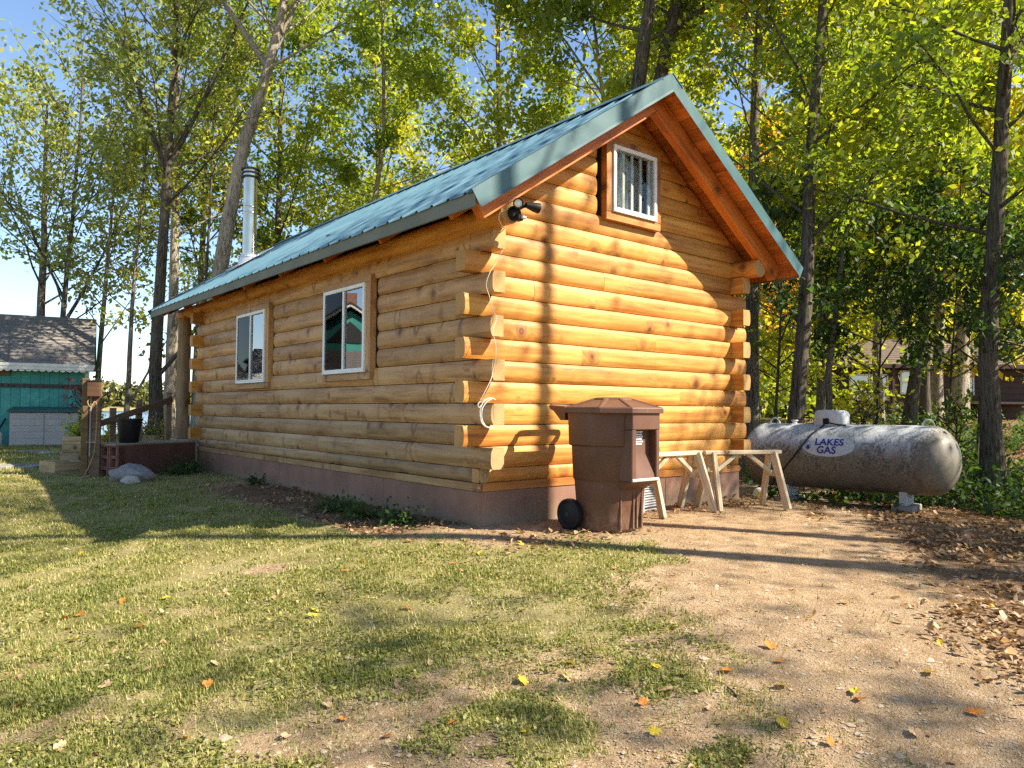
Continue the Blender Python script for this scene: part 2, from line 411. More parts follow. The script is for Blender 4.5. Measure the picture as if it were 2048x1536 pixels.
def tankmat():
    m, t, o = nodes('weathered_tank_paint')
    tc = N(t, 'ShaderNodeTexCoord'); ob = tc.outputs['Object']
    sep = N(t, 'ShaderNodeSeparateXYZ'); t.links.new(ob, sep.inputs[0])
    big = noise(t, ob, 2.3, 6, .65); mid = noise(t, mapping(t, ob, (1,1,.55)), 6, 7, .78); fine = noise(t, ob, 34, 4, .7); v2 = noise(t, ob, 75, 3, .6)
    col = ramp(t, [(.3, (.42,.44,.46)), (.7, (.56,.58,.60))], big).outputs[0]
    # green-brown grime below the mid line, ragged edge
    zl = math_(t, 'ADD', sep.outputs[2], math_(t, 'MULTIPLY', math_(t, 'SUBTRACT', big, .5), .42))
    endg = math_(t, 'MULTIPLY', math_(t, 'MAXIMUM', math_(t, 'SUBTRACT', math_(t, 'MULTIPLY', sep.outputs[1], -1.0), .95), 0.0), 1.1)
    zl = math_(t, 'SUBTRACT', zl, endg)
    low = ramp(t, [(.30, 1.0), (.58, 0.0)], math_(t, 'ADD', zl, .28)).outputs[0]
    col = mixc(t, math_(t, 'MULTIPLY', low, .92), col, ramp(t, [(.35, (.075,.06,.035)), (.65, (.26,.215,.15))], mid).outputs[0])
    # black mildew speckle, denser round the belly
    sp = math_(t, 'ADD', math_(t, 'MULTIPLY', mid, .55), math_(t, 'MULTIPLY', fine, .45))
    band = ramp(t, [(.10, .35), (.42, 1.0), (.62, .85), (1.0, .28)], math_(t, 'ADD', zl, .45)).outputs[0]
    spm = math_(t, 'MULTIPLY', ramp(t, [(.495, 0.0), (.535, 1.0)], sp).outputs[0], band)
    col = mixc(t, math_(t, 'MULTIPLY', spm, .85), col, (.045,.045,.035))
    spf = math_(t, 'MULTIPLY', ramp(t, [(.60, 0.0), (.66, 1.0)], v2).outputs[0], math_(t, 'MULTIPLY', band, .6))
    col = mixc(t, spf, col, (.07,.07,.055))
    princ(t, o, col, math_(t, 'MULTIPLY_ADD', sp, .4, .32), 0, bump(t, fine, .12, .004), .4)
    return m
M['tank'] = tankmat()
M['tank_white'] = plain('tank_cover_paint', (.60,.61,.62), (.45,.46,.45), 7, .4)
M['decal'] = plain('decal_white', (.50,.53,.55), (.42,.45,.47), 30, .5)
M['blue'] = plain('decal_blue', (.018,.03,.26), (.012,.02,.2), 12, .45)
M['ghost'] = plain('faded_dark_lettering', (.05,.055,.05), (.26,.28,.27), 60, .7)
M['concrete'] = plain('concrete', (.36,.34,.30), (.26,.245,.21), 14, .9, bmp=.6)
M['rock'] = plain('granite', (.30,.28,.26), (.17,.16,.15), 16, .85, bmp=.9, bd=.01)
M['palerock'] = plain('pale_stone', (.46,.41,.35), (.34,.3,.26), 12, .85, bmp=.6, bd=.01)
M['teal'] = plain('teal_siding', (.055,.31,.27), (.035,.24,.22), 2.2, .6, bmp=.2, tint=True)
M['white_trim'] = plain('white_trim_paint', (.72,.71,.66), (.6,.59,.54), 5, .55)
def shingle(name, c1, c2, c3):
    m, t, o = nodes(name)
    tc = N(t, 'ShaderNodeTexCoord')
    br = N(t, 'ShaderNodeTexBrick'); br.offset = .5
    br.inputs['Scale'].default_value = 1.0; br.inputs['Brick Width'].default_value = .30; br.inputs['Row Height'].default_value = .14
    br.inputs['Mortar Size'].default_value = .006; br.inputs['Mortar Smooth'].default_value = .2
    t.links.new(tc.outputs['UV'], br.inputs['Vector'])
    br.inputs['Color1'].default_value = (*c1, 1); br.inputs['Color2'].default_value = (*c2, 1); br.inputs['Mortar'].default_value = (*c3, 1)
    n = noise(t, tc.outputs['Object'], 30, 4, .7)
    col = mixc(t, .45, br.outputs[0], ramp(t, [(.3, c3), (.7, c1)], n).outputs[0])
    princ(t, o, col, .9, 0, bump(t, br.outputs[1], -.5, .01), .15)
    return m
M['shingle'] = shingle('grey_brown_shingles', (.25,.225,.205), (.165,.15,.14), (.07,.065,.06))
M['shingle2'] = shingle('brown_shingles', (.20,.15,.115), (.13,.095,.075), (.05,.04,.035))
M['house'] = plain('dark_brown_siding', (.062,.03,.02), (.04,.02,.014), 3, .7, bmp=.3)
M['box_tan'] = plain('deckbox_plastic', (.42,.385,.36), (.36,.33,.31), 3, .55, bmp=.08)
M['box_green'] = plain('deckbox_lid', (.03,.10,.09), (.02,.07,.065), 5, .5)
M['soil'] = plain('potting_soil', (.05,.035,.025), (.025,.018,.013), 30, .95, bmp=1.0, bd=.02)
M['slate'] = plain('grey_paver', (.30,.27,.25), (.21,.19,.175), 9, .85, bmp=.4)
M['yellow'] = plain('yellow_cap', (.72,.60,.06), (.6,.48,.04), 9, .45)
M['jug'] = plain('milky_plastic', (.72,.70,.62), (.6,.58,.5), 7, .45)
M['grey_plastic'] = plain('grey_plastic', (.42,.42,.42), (.33,.33,.33), 8, .5)
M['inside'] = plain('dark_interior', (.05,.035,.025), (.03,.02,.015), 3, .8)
M['curtain'] = plain('white_curtain', (.62,.60,.56), (.5,.48,.45), 6, .8)
M['pale_in'] = plain('pale_interior_panel', (.48,.45,.42), (.36,.33,.31), 6, .8)
def glassmat(name, ior=1.65, tint=(.8,.85,.85), rough=.0):
    m, t, o = nodes(name)
    fr = N(t, 'ShaderNodeFresnel'); fr.inputs[0].default_value = ior
    gl = N(t, 'ShaderNodeBsdfGlossy'); gl.inputs['Roughness'].default_value = rough; gl.inputs[0].default_value = (.95,.97,1,1)
    tc = N(t, 'ShaderNodeTexCoord'); wv = noise(t, mapping(t, tc.outputs['Object'], (1, 1, 1)), 2.2, 0)
    b = bump(t, wv, .03, .02); t.links.new(b, gl.inputs['Normal'])
    tr = N(t, 'ShaderNodeBsdfTransparent'); tr.inputs[0].default_value = (*tint, 1)
    mx = N(t, 'ShaderNodeMixShader'); t.links.new(fr.outputs[0], mx.inputs[0])
    t.links.new(tr.outputs[0], mx.inputs[1]); t.links.new(gl.outputs[0], mx.inputs[2]); t.links.new(mx.outputs[0], o.inputs[0])
    return m
M['glass'] = glassmat('window_glass', 2.7)
M['glass2'] = glassmat('upper_window_glass', 1.16, (.9,.93,.92))
M['screen'] = glassmat('insect_screen', 1.12, (.34,.34,.34), .03)
M['bark_grey'] = bark('grey_bark', (.29,.25,.20), (.19,.16,.125), (.085,.07,.055))
M['bark_pale'] = bark('pale_bark', (.46,.40,.32), (.33,.28,.215), (.15,.12,.09))
M['bark_dark'] = bark('dark_bark', (.17,.145,.115), (.105,.088,.068), (.045,.037,.028))
M['leaf_oak'] = leafmat('oak_leaves', [(.0, (.12,.155,.04)), (.40, (.25,.29,.07)), (.72, (.40,.41,.08)), (1.0, (.52,.45,.07))], .45, 1.6)
M['leaf_green'] = leafmat('green_leaves', [(.0, (.065,.12,.016)), (.38, (.175,.245,.024)), (.66, (.33,.37,.027)), (1.0, (.54,.46,.03))], .52, 1.7)
M['leaf_yellow'] = leafmat('yellowing_leaves', [(.0, (.10,.16,.016)), (.33, (.24,.31,.024)), (.62, (.44,.43,.025)), (.86, (.56,.42,.025)), (1.0, (.55,.23,.025))], .52, 1.75)
M['leaf_dark'] = leafmat('understory_leaves', [(.0, (.018,.045,.012)), (.5, (.045,.095,.018)), (.85, (.10,.165,.022)), (1.0, (.22,.24,.03))], .42)
M['leaf_red'] = leafmat('red_leaves', [(.0, (.10,.02,.02)), (1.0, (.28,.06,.05))], .4, 1.2)
M['leaf_pink'] = leafmat('pink_blossom', [(.0, (.45,.10,.12)), (.5, (.62,.22,.25)), (.75, (.65,.6,.6)), (1.0, (.40,.45,.7))], .3, 1.1)
M['litter'] = leafmat('dry_leaf_litter', [(.0, (.13,.07,.035)), (.35, (.29,.17,.085)), (.72, (.45,.30,.16)), (.93, (.48,.24,.06)), (1.0, (.55,.40,.07))], .15, 1.1)
M['grass'] = leafmat('grass_blades', [(.0, (.09,.12,.02)), (.35, (.20,.225,.04)), (.65, (.36,.33,.09)), (1.0, (.54,.46,.22))], .35, 1.25)
M['leaf_orange1'] = leafmat('orange_fallen_leaf', [(0, (.50,.16,.02)), (1, (.58,.22,.03))], .2, 1.1)
M['leaf_yellow1'] = leafmat('yellow_fallen_leaf', [(0, (.62,.44,.03)), (1, (.66,.5,.05))], .2, 1.1)
M['leaf_tan1'] = leafmat('tan_fallen_leaf', [(0, (.44,.29,.15)), (1, (.5,.35,.2))], .15, 1.1)
M['far_leaf'] = leafmat('far_shore_leaves', [(.0, (.06,.085,.025)), (.5, (.14,.15,.04)), (1.0, (.28,.22,.05))], .3)

# ------------------------------------------------------------------ ground
def zone_bare(x, y):
    s = (x-.3)*.81 - (y+.7)*.59
    b = sstep(-.55, .75, s + 1.1*(fbm(x*.9, y*.9, 21)-.5))
    b = np.maximum(b, sstep(.9, .35, np.abs(x+.25))*sstep(-.6, .2, y)*sstep(6.2, 4.5, y)*.95*sstep(.30, .5, fbm(x*1.1, y*1.1, 5)+.12))
    b = np.maximum(b, sstep(-1.1, -.5, y)*sstep(-.9, -.2, x)*sstep(.6, 0, y))
    patch = sstep(.56, .70, fbm(x*.8+5, y*.8, 33))
    b = np.maximum(b, patch*.8*sstep(3, 1, y))
    b = np.maximum(b, .9*sstep(.44, .58, fbm(x*1.3+2, y*1.3+7, 35))*sstep(-1.7, -2.9, y+.35*x+.6))
    green = sstep(.60, .72, fbm(x*.75+9, y*.75+4, 41))
    b = b*(1-.8*green*sstep(2.6, 1.2, s))
    far = sstep(8.5, 10.5, x)*.4
    return np.clip(np.maximum(b, far), 0, 1)
def zone_litter(x, y):
    s = (x-.95)*.54 - (y+3.55)*.84
    l = sstep(-.55, .2, s + .7*(fbm(x*.9, y*.9, 51)-.5))
    l = np.maximum(l, .55*sstep(1.5, 2.2, x)*sstep(-.95, -.4, y)*sstep(4.5, 3.4, x))
    strip = np.exp(-((s+.62+.35*(fbm(x*.7, y*.7, 57)-.5))/.16)**2)*sstep(2.4, 3.4, x)
    l = np.maximum(l, strip*.85)
    l = np.maximum(l, .8*sstep(7.4, 8.6, x))
    l = np.maximum(l, .5*sstep(-1.3, -.9, y)*sstep(-.3, -.6, y)*sstep(-.7, -.2, x)*sstep(1.6, .9, x))
    l = np.maximum(l, .78*sstep(.75, .4, np.abs(x+.3))*sstep(-.3, .4, y)*sstep(6, 4, y))
    return np.clip(l, 0, 1)
def axis_pts(segs):
    out = []
    for a, b, n in segs: out += list(np.linspace(a, b, n, endpoint=False))
    return np.array(out + [segs[-1][1]])
gx = axis_pts([(-420, -60, 14), (-60, -12, 24), (-12, -6, 20), (-6, 9.5, 210), (9.5, 30, 60), (30, 90, 20), (90, 460, 12)])
gy = axis_pts([(-120, -20, 12), (-20, -7, 20), (-7, 4, 150), (4, 14, 80), (14, 42, 60), (42, 90, 10), (90, 200, 4)])
GX, GY = np.meshgrid(gx, gy, indexing='xy')
GZ = H(GX, GY)
bare = zone_bare(GX, GY); lit = zone_litter(GX, GY)
GZ = GZ + (.012*(fbm(GX*7, GY*7, 77)-.5))*np.exp(-((GX-1)**2+(GY+1)**2)/90)
nx, ny = len(gx), len(gy)
V = np.stack([GX.ravel(), GY.ravel(), GZ.ravel()], 1)
ii = (np.arange(ny-1)[:, None]*nx + np.arange(nx-1)[None, :]).ravel()
F = np.stack([ii, ii+1, ii+nx+1, ii+nx], 1)
def groundmat():
    m, t, o = nodes('ground_soil')
    tc = N(t, 'ShaderNodeTexCoord'); ob = tc.outputs['Object']
    ab = N(t, 'ShaderNodeAttribute', attribute_name='bare').outputs['Fac']; al = N(t, 'ShaderNodeAttribute', attribute_name='litter').outputs['Fac']
    big = noise(t, ob, 1.1, 5, .6); mid = noise(t, ob, 7, 6, .65); fine = noise(t, ob, 60, 5, .7); grit = noise(t, ob, 120, 3, .75)
    sand = ramp(t, [(.36, (.20,.125,.065)), (.5, (.41,.28,.16)), (.64, (.60,.44,.275))], math_(t, 'ADD', math_(t, 'MULTIPLY', mid, .5), math_(t, 'MULTIPLY', fine, .5))).outputs[0]
    sand = mixc(t, ramp(t, [(.56, 0.0), (.64, .8)], grit).outputs[0], sand, (.12,.075,.04))
    sand = mixc(t, ramp(t, [(.30, .7), (.38, 0.0)], grit).outputs[0], sand, (.66,.55,.40))
    sand = mixc(t, ramp(t, [(.48, 0.0), (.66, .45)], big).outputs[0], sand, (.30,.215,.13))
    turf = ramp(t, [(.36, (.13,.11,.04)), (.5, (.27,.235,.085)), (.64, (.45,.37,.17))], math_(t, 'ADD', math_(t, 'MULTIPLY', mid, .45), math_(t, 'MULTIPLY', fine, .55))).outputs[0]
    turf = mixc(t, ramp(t, [(.42, 0.0), (.62, .55)], big).outputs[0], turf, (.46,.37,.19))
    turf = mixc(t, ramp(t, [(.54, 0.0), (.62, .75)], grit).outputs[0], turf, (.085,.085,.025))
    brown = ramp(t, [(.3, (.06,.036,.02)), (.5, (.16,.095,.05)), (.7, (.28,.175,.09))], math_(t, 'ADD', math_(t, 'MULTIPLY', fine, .6), math_(t, 'MULTIPLY', mid, .4))).outputs[0]
    e = math_(t, 'ADD', ab, math_(t, 'MULTIPLY', math_(t, 'SUBTRACT', mid, .5), .9))
    col = mixc(t, ramp(t, [(.30, 0.0), (.62, 1.0)], e).outputs[0], turf, sand)
    e2 = math_(t, 'ADD', al, math_(t, 'MULTIPLY', math_(t, 'SUBTRACT', mid, .5), .9))
    col = mixc(t, ramp(t, [(.40, 0.0), (.75, .9)], e2).outputs[0], col, brown)
    hh = math_(t, 'ADD', math_(t, 'MULTIPLY', fine, .6), math_(t, 'MULTIPLY', grit, .4))
    princ(t, o, col, .95, 0, bump(t, hh, 1.0, .02), .1)
    return m
gm = np_mesh('ground', V, F, groundmat(), {'bare': bare.ravel(), 'litter': lit.ravel()}, smooth=True)
tag(new_obj('ground', gm), 'sandy yard ground with thin lawn and bare dirt', None, kind='structure')

# ------------------------------------------------------------------ lake and the far shore
def lakemat():
    m, t, o = nodes('lake_water')
    tc = N(t, 'ShaderNodeTexCoord'); v = mapping(t, tc.outputs['Object'], (1, 1, 1))
    n = noise(t, mapping(t, v, (.6, .6, 1)), 1.4, 5, .6); n2 = noise(t, v, .05, 3)
    col = ramp(t, [(.35, (.035,.085,.15)), (.65, (.055,.125,.21))], n2).outputs[0]
    princ(t, o, col, .16, 0, bump(t, n, .5, .12), .5)
    return m
lb = MB(); lb.add([(-700, 28, -.7), (420, 28, -.7), (420, 520, -.7), (-700, 520, -.7)], [(0, 1, 2, 3)])
tag(lb.build('lake', lakemat()), 'blue lake water behind the cabin porch', None, kind='structure')
fb_x = np.linspace(-700, 500, 60); 
vs = []; fs = []
for i, x in enumerate(fb_x):
    y0 = 395 + 12*math.sin(x*.013) - .05*x
    for k, (dy, z) in enumerate(((0, -1.0), (3, .3), (20, 2.0), (90, 7.0), (200, 8.0))):
        vs.append((x, y0+dy, z))
for i in range(len(fb_x)-1):
    for k in range(4):
        a = i*5+k; fs.append((a, a+5, a+6, a+1))
fbk = MB().add(vs, fs)
tag(fbk.build('far_shore', plain('far_shore_bank', (.30,.25,.11), (.20,.18,.07), .08, .95), smooth=True), 'low grassy bank on the far side of the lake', None, kind='structure')

def leaf_quads(c, size, tone, up=.35, aspect=.55, rng=RNG, fold=False):
    """c (n,3) centres, size (n,), tone (n,) -> kite quads"""
    n = len(c)
    a = rng.normal(size=(n, 3)); a[:, 2] -= .25; a /= np.linalg.norm(a, axis=1)[:, None]
    nn = rng.normal(size=(n, 3)); nn[:, 2] += up*3; nn -= a*np.sum(a*nn, 1)[:, None]; nn /= np.linalg.norm(nn, axis=1)[:, None]
    b = np.cross(nn, a)
    s = size[:, None]
    p0 = c - a*s*.5; p2 = c + a*s*.5; q = c - a*s*.08
    p1 = q + b*s*aspect*.5 + nn*s*.06; p3 = q - b*s*aspect*.5 + nn*s*.06
    v = np.stack([p0, p1, p2, p3], 1).reshape(-1, 3)
    f = np.arange(n*4).reshape(n, 4)
    return v, f, tone

# far woods across the water, one mass of many crowns
rng = np.random.default_rng(5); cs = []; sz = []; tn = []
for k in range(520):
    x = rng.uniform(-420, 330); y = 400 + 12*math.sin(x*.013) - .05*x + rng.uniform(2, 40)
    hgt = rng.uniform(8, 15); wd = rng.uniform(3.5, 6)
    n = 70; d = rng.normal(size=(n, 3)); d /= np.linalg.norm(d, axis=1)[:, None]
    p = np.array([x, y, .6 + hgt*.5]) + d*np.array([wd, wd, hgt*.52])*rng.uniform(.75, 1.0, (n, 1))
    cs.append(p); sz.append(rng.uniform(1.8, 3.4, n)); tn.append(np.clip(rng.normal(.25+.5*rng.random(), .12, n), 0, 1))
v, f, tt = leaf_quads(np.concatenate(cs), np.concatenate(sz), np.concatenate(tn), up=.2, aspect=.9, rng=rng)
tag(new_obj('far_shore_woods', np_mesh('far_shore_woods', v, f, M['far_leaf'], {'tone': tt})), 'far wooded shore across the lake in early autumn colour', 'woods', kind='stuff')

# ------------------------------------------------------------------ log cabin
P_ = .19; ZB = .5208; E_ = .165; T_ = .142; W_ = 3.8625; L_ = 7.79; ZF = .3228
RX = W_/2; RZ = 4.33; SL = .667          # ridge and slope of the metal
def zroof(x, off=0.0): return RZ - off - SL*abs(x-RX)
cabin = thing('log_cabin', 'honey coloured log cabin with teal metal roof and brown skirt', 'cabin', (0, 0, 0))

def dlog(name, x0, x1, h, parent, loc, rz, mats, tint=(1,1,1), bulge=.024, thick=T_, seed=0, round0=False, round1=False, dents=0, step=.07, x0f=None, x1f=None):
    """D-shaped log: local x along, outside towards -y; ends may follow a slope given by x0f(z), x1f(z)"""
    rs = np.random.default_rng(seed); Lh = x1-x0; ns = max(3, int(Lh/step)); npf = 9
    vv = np.linspace(0.01, .99, npf); prof = [(bulge*abs(2*a-1)**3.4, a*h) for a in vv]
    prof = [(thick, .002)] + prof + [(thick, h-.002)]
    dn = [(rs.uniform(x0, x1), rs.uniform(.004, .012), rs.uniform(.014, .035)) for _ in range(int(dents*Lh))]
    ts = np.linspace(0, 1, ns+1)
    if round0: ts = np.concatenate([[0, .012/Lh, .03/Lh, .06/Lh], ts[ts > .075/Lh]])
    if round1: ts = np.concatenate([ts[ts < 1-.075/Lh], [1-.06/Lh, 1-.03/Lh, 1-.012/Lh, 1]])
    ph = rs.uniform(0, 50); rings = []
    for t_ in ts:
        ring = []
        for k, (y, z) in enumerate(prof):
            xa = x0 if x0f is None else max(x0, x0f(z)); xb = x1 if x1f is None else min(x1, x1f(z))
            if xb < xa: xa = xb = (xa+xb)/2
            x = xa + (xb-xa)*t_
            if 0 < k < len(prof)-1:
                wv = .006*(vnoise(np.array([x*1.9+ph]), np.array([z*9+seed]), seed)[0]-.5)
                for dx, dd, dw in dn:
                    q = (x-dx-.05*(z/h-.5)**2*4)/dw
                    if abs(q) < 3: wv += dd*math.exp(-q*q)
                for rr, e in ((round0, (x-xa)), (round1, (xb-x))):
                    if rr and e < .06: wv += .05*(1-math.sqrt(max(0, 1-((.06-e)/.06)**2)))
                y = y + wv
            ring.append(Vector((x, y, z)))
        rings.append(ring)
    b = MB(); n = len(prof); b.loft(rings, cap=False)
    b.add(list(reversed(rings[0])), [tuple(range(n))], 1); b.add(rings[-1], [tuple(range(n))], 1)
    o = b.build(name, [mats, M['endgrain']], parent, smooth=True, loc=loc, rz=rz, angle=50)
    o.color = (*tint, 1); return o

WIN1 = (4.72, 5.98); WIN2 = (1.88, 3.08)    # outer trim of the two side windows along y
sd = 100
def gtint(i):
    k = random.uniform(.92, 1.06); return (k, k*random.uniform(.95, 1.03), k*random.uniform(.9, 1.08))
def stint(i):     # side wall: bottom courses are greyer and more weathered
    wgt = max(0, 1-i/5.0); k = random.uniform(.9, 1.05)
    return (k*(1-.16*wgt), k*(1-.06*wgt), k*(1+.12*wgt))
for i in range(11):
    z = ZB + P_*i; even = i % 2 == 0
    # near gable (y = 0, facing -y)
    a, b = (T_, W_-T_) if even else (-E_, W_+E_)
    if i == 3: b_ = 1.35
    cuts = {0: [2.3], 2: [1.62], 3: [2.75], 4: [], 5: [1.25], 6: [2.35], 7: [], 8: [.62], 9: [1.55], 10: [2.9], 1: [1.9]}[i]
    xs = [a] + cuts + [b]
    for q in range(len(xs)-1):
        sd += 1; dlog('log', xs[q]+(.0015 if q else 0), xs[q+1]-.0015, P_-.003, cabin, (0, 0, z), 0, M['log'], gtint(i), seed=sd, round0=False)
    # far gable (y = L)
    a, b = (-E_, W_+E_) if even else (T_, W_-T_)
    sd += 1; dlog('log', 0, b-a, P_-.003, cabin, (b, L_, z), math.pi, M['log'], gtint(i), seed=sd, step=.3)
    # right wall (x = W, facing +x)
    y0, y1 = (-E_, L_-T_) if even else (T_, L_+E_)
    sd += 1; dlog('log', 0, y1-y0, P_-.003, cabin, (W_, y0, z), math.pi/2, M['log'], gtint(i), seed=sd, step=.3)
    # side wall in view (x = 0, facing -x): local x runs towards -y
    y0, y1 = (-E_ + (.02 if i == 6 else 0), L_-T_) if even else (T_, L_+E_)
    if 5 <= i <= 9: spans = [(y0, WIN2[0]-.03), (WIN2[1]-.04, WIN1[0]-.03), (WIN1[1]-.04, y1)]
    else:
        c = {0: [3.2], 1: [5.6, 2.0], 2: [4.35], 3: [2.9], 4: [3.25, 5.2], 10: [2.35, 5.6]}[i]
        ys = sorted([y0, y1] + c); spans = list(zip(ys[:-1], ys[1:]))
    for q, (ya, yb) in enumerate(spans):
        sd += 1
        wn = 5 <= i <= 9
        dlog('log', 0, yb-ya-.002, P_-.003, cabin, (0, yb-.001, z), -math.pi/2, M['sidelog'], stint(i), seed=sd, dents=2.6, step=.022,
             round0=(wn and q < 2), round1=(wn and q > 0))
# half logs and sill boards under the first course
for q, (xa, xb) in enumerate(((.0, 1.4), (1.4, W_))):
    sd += 1; dlog('half_log', xa+.001, xb-.001, .123, cabin, (0, .004, .396), 0, M['log'], gtint(0), bulge=.02, thick=.1, seed=sd)
for ya, yb in ((0.0, 3.05), (3.05, 5.1), (5.1, L_)):
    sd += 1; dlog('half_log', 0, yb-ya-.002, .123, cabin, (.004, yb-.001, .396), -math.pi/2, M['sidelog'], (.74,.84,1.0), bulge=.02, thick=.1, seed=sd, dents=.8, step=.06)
def board(name, a, b, mat, parent, tint=None, bevel=.002):
    """box with its own local x along the longest horizontal side"""
    a = Vector(a); b = Vector(b); c = (a+b)/2; s = b-a
    rz = 0
    if s.y > s.x and s.y >= s.z*.999: rz = math.pi/2; s = Vector((s.y, s.x, s.z))
    o = MB().box(-s/2, s/2).build(name, mat, parent, bevel=bevel, loc=c, rz=rz)
    if tint: o.color = (*tint, 1)
    return o
for xa, xb in ((0.03, 1.75), (1.754, W_)): board('sill_board', (xa, -.014, ZF), (xb, .02, .395), M['trim'], cabin, (.85,.8,.75))
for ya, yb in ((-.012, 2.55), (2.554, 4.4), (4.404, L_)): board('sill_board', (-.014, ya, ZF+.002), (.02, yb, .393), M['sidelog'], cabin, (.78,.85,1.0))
# brown skirt panels
for xa, xb in ((.02, 1.30), (1.305, 2.5), (2.505, W_)): board('skirt_panel', (xa, -.004, -.45), (xb, .02, ZF-.002), M['skirt'], cabin)
for ya, yb in ((-.008, 1.62), (1.625, 1.86), (1.863, 4.33), (4.335, 5.8), (5.805, L_)): board('skirt_panel', (-.006, ya, -.55), (.02, yb, ZF-.002), M['skirt'], cabin)
MB().box((.1, .1, .3), (W_-.1, L_-.1, .5)).build('floor', M['inside'], cabin)
MB().box((.2, 3.4, .5), (W_-.2, 3.5, 3.2)).build('inner_wall', M['inside'], cabin)
# gable triangle
def gl0(off): return lambda z, zz=0: RX-(RZ-off-z)/SL
for i in range(11, 19):
    z = ZB + P_*i; top = min(P_-.003, 4.17-z)
    if top < .03: break
    f0 = (lambda zz, z=z: RX-(RZ-.13-(z+zz))/SL); f1 = (lambda zz, z=z: RX+(RZ-.13-(z+zz))/SL)
    a = .12 if i == 11 else -.4; b = W_-.12 if i == 11 else W_+.4
    spans = [(a, 1.475), (2.375, b)] if 13 <= i <= 16 else [(a, b)]
    if i == 11: spans = [(a, 2.2), (2.203, b)]
    for q, (xa, xb) in enumerate(spans):
        sd += 1; dlog('log', xa, xb, top, cabin, (0, 0, z), 0, M['log'], gtint(i), seed=sd, x0f=f0, x1f=f1, round1=(13 <= i <= 16 and q == 0), round0=(13 <= i <= 16 and q == 1))
    b_ = MB(); b_.box((max(f0(top), .2), L_-.1, z), (min(f1(top), W_-.2), L_, z+top)); b_.build('back_gable_log', M['log'], cabin)
MB().box((1.46, .03, 2.95), (2.40, .05, 3.80)).build('window_backing', M['inside'], cabin) if False else None

# round top plates that carry the rafters and reach out over the gable and the porch
for x in (.055, W_-.055):
    b = MB(); n = 14; pts = []
    rr = np.random.default_rng(3); ys = np.linspace(-.33, 9.05, 60)
    rings = []
    for y in ys:
        r0 = .106 + .006*math.sin(y*2.3+x) + rr.uniform(-.002, .002)
        rings.append([Vector((0, 0, 0)) + Vector((y+.33, r0*math.cos(2*math.pi*k/n), r0*math.sin(2*math.pi*k/n))) for k in range(n)])
    b.loft(rings, cap=False); b.add(list(reversed(rings[0])), [tuple(range(n))], 1); b.add(rings[-1], [tuple(range(n))], 1)
    o = b.build('top_plate', [M['log'], M['endgrain']], cabin, smooth=True, loc=(x, -.33, 2.70), rz=math.pi/2, angle=50)
# rafters: pairs, near ones heavy
def rafter(y, wd, dp, xe, name='rafter', tint=(1,1,1)):
    for s in (-1, 1):
        Lr = (RX - xe)/math.cos(math.atan(SL)); ang = math.atan(SL)
        off = .052
        b = MB(); b.box((0, -wd/2, -dp), (Lr, wd/2, 0))
        o = b.build(name, M['soffit'], cabin, bevel=.004)
        o.location = (RX, y, RZ-off/math.cos(ang)); o.rotation_euler = (0, ang, 0 if s > 0 else math.pi)
        if s < 0: o.rotation_euler = (0, ang, math.pi)
        o.color = (*tint, 1)
rafter(-.30, .095, .195, -.34, tint=(1.05,1.0,.95))
rafter(.055, .05, .12, -.34)
for y in (1.27, 2.5, 3.75, 5.0, 6.3, 7.72, 8.62, 9.06): rafter(y, .05, .125, -.34)
# soffit planks on both slopes (run along the ridge)
npl = 19; Ls = (RX+.445)/math.cos(math.atan(SL)); ang = math.atan(SL)
pm = MB().box((-4.81, 0, -.011), (4.81, Ls/npl-.0025, .011)).mesh('soffit_plank', M['soffit'], bevel=.002)
for s in (-1, 1):
    for k in range(npl):
        d = .004 + k*Ls/npl
        # local x along world y; local y down the slope
        cx = RX + s*d*math.cos(ang); cz = RZ - .026/math.cos(ang) - d*math.sin(ang)
        o = new_obj('soffit_plank', pm, cabin)
        ax = Vector((0, s*1.0, 0)) * 1; dn = Vector((s*math.cos(ang), 0, -math.sin(ang))); up = ax.cross(dn)
        mm = Matrix.Identity(4)
        for r_ in range(3): mm[r_][0], mm[r_][1], mm[r_][2] = ax[r_], dn[r_], up[r_]
        mm[0][3], mm[1][3], mm[2][3] = cx, 4.29, cz
        o.matrix_local = mm
        kk = random.uniform(.8, 1.1); o.color = (kk, kk*.97, kk*.95, 1)
# metal roof panels with ribs every 0.238 m
RIB = .238; PW = RIB*4
def panel_mesh(s):
    pr = []
    for k in range(4):
        y = k*RIB
        pr += [(y+.000, .0), (y+.085, .0), (y+.102, .019), (y+.122, .019), (y+.139, .0)]
    pr.append((PW, 0.0))
    n = len(pr); vs = []; Lm = (RX+.475)/math.cos(ang)
    for j in range(7):
        d = Lm*j/6
        for y, z in pr:
            vs.append((RX*0 + s*d*math.cos(ang), y, -d*math.sin(ang) + z*1.0 + .0015*math.sin(y*5+j)))
    b = MB(); fs = []
    for j in range(6):
        for k in range(n-1): a = j*n+k; fs.append((a, a+1, a+n+1, a+n))
    b.add(vs, fs); return b.mesh('roof_panel', M['metal'])
for s in (-1, 1):
    me = panel_mesh(s)
    for k in range(10):
        new_obj('roof_panel', me, cabin, (RX, -.525 + k*PW*1.016, RZ+.001*(k % 2)))
YE = -.55; YB = 9.14
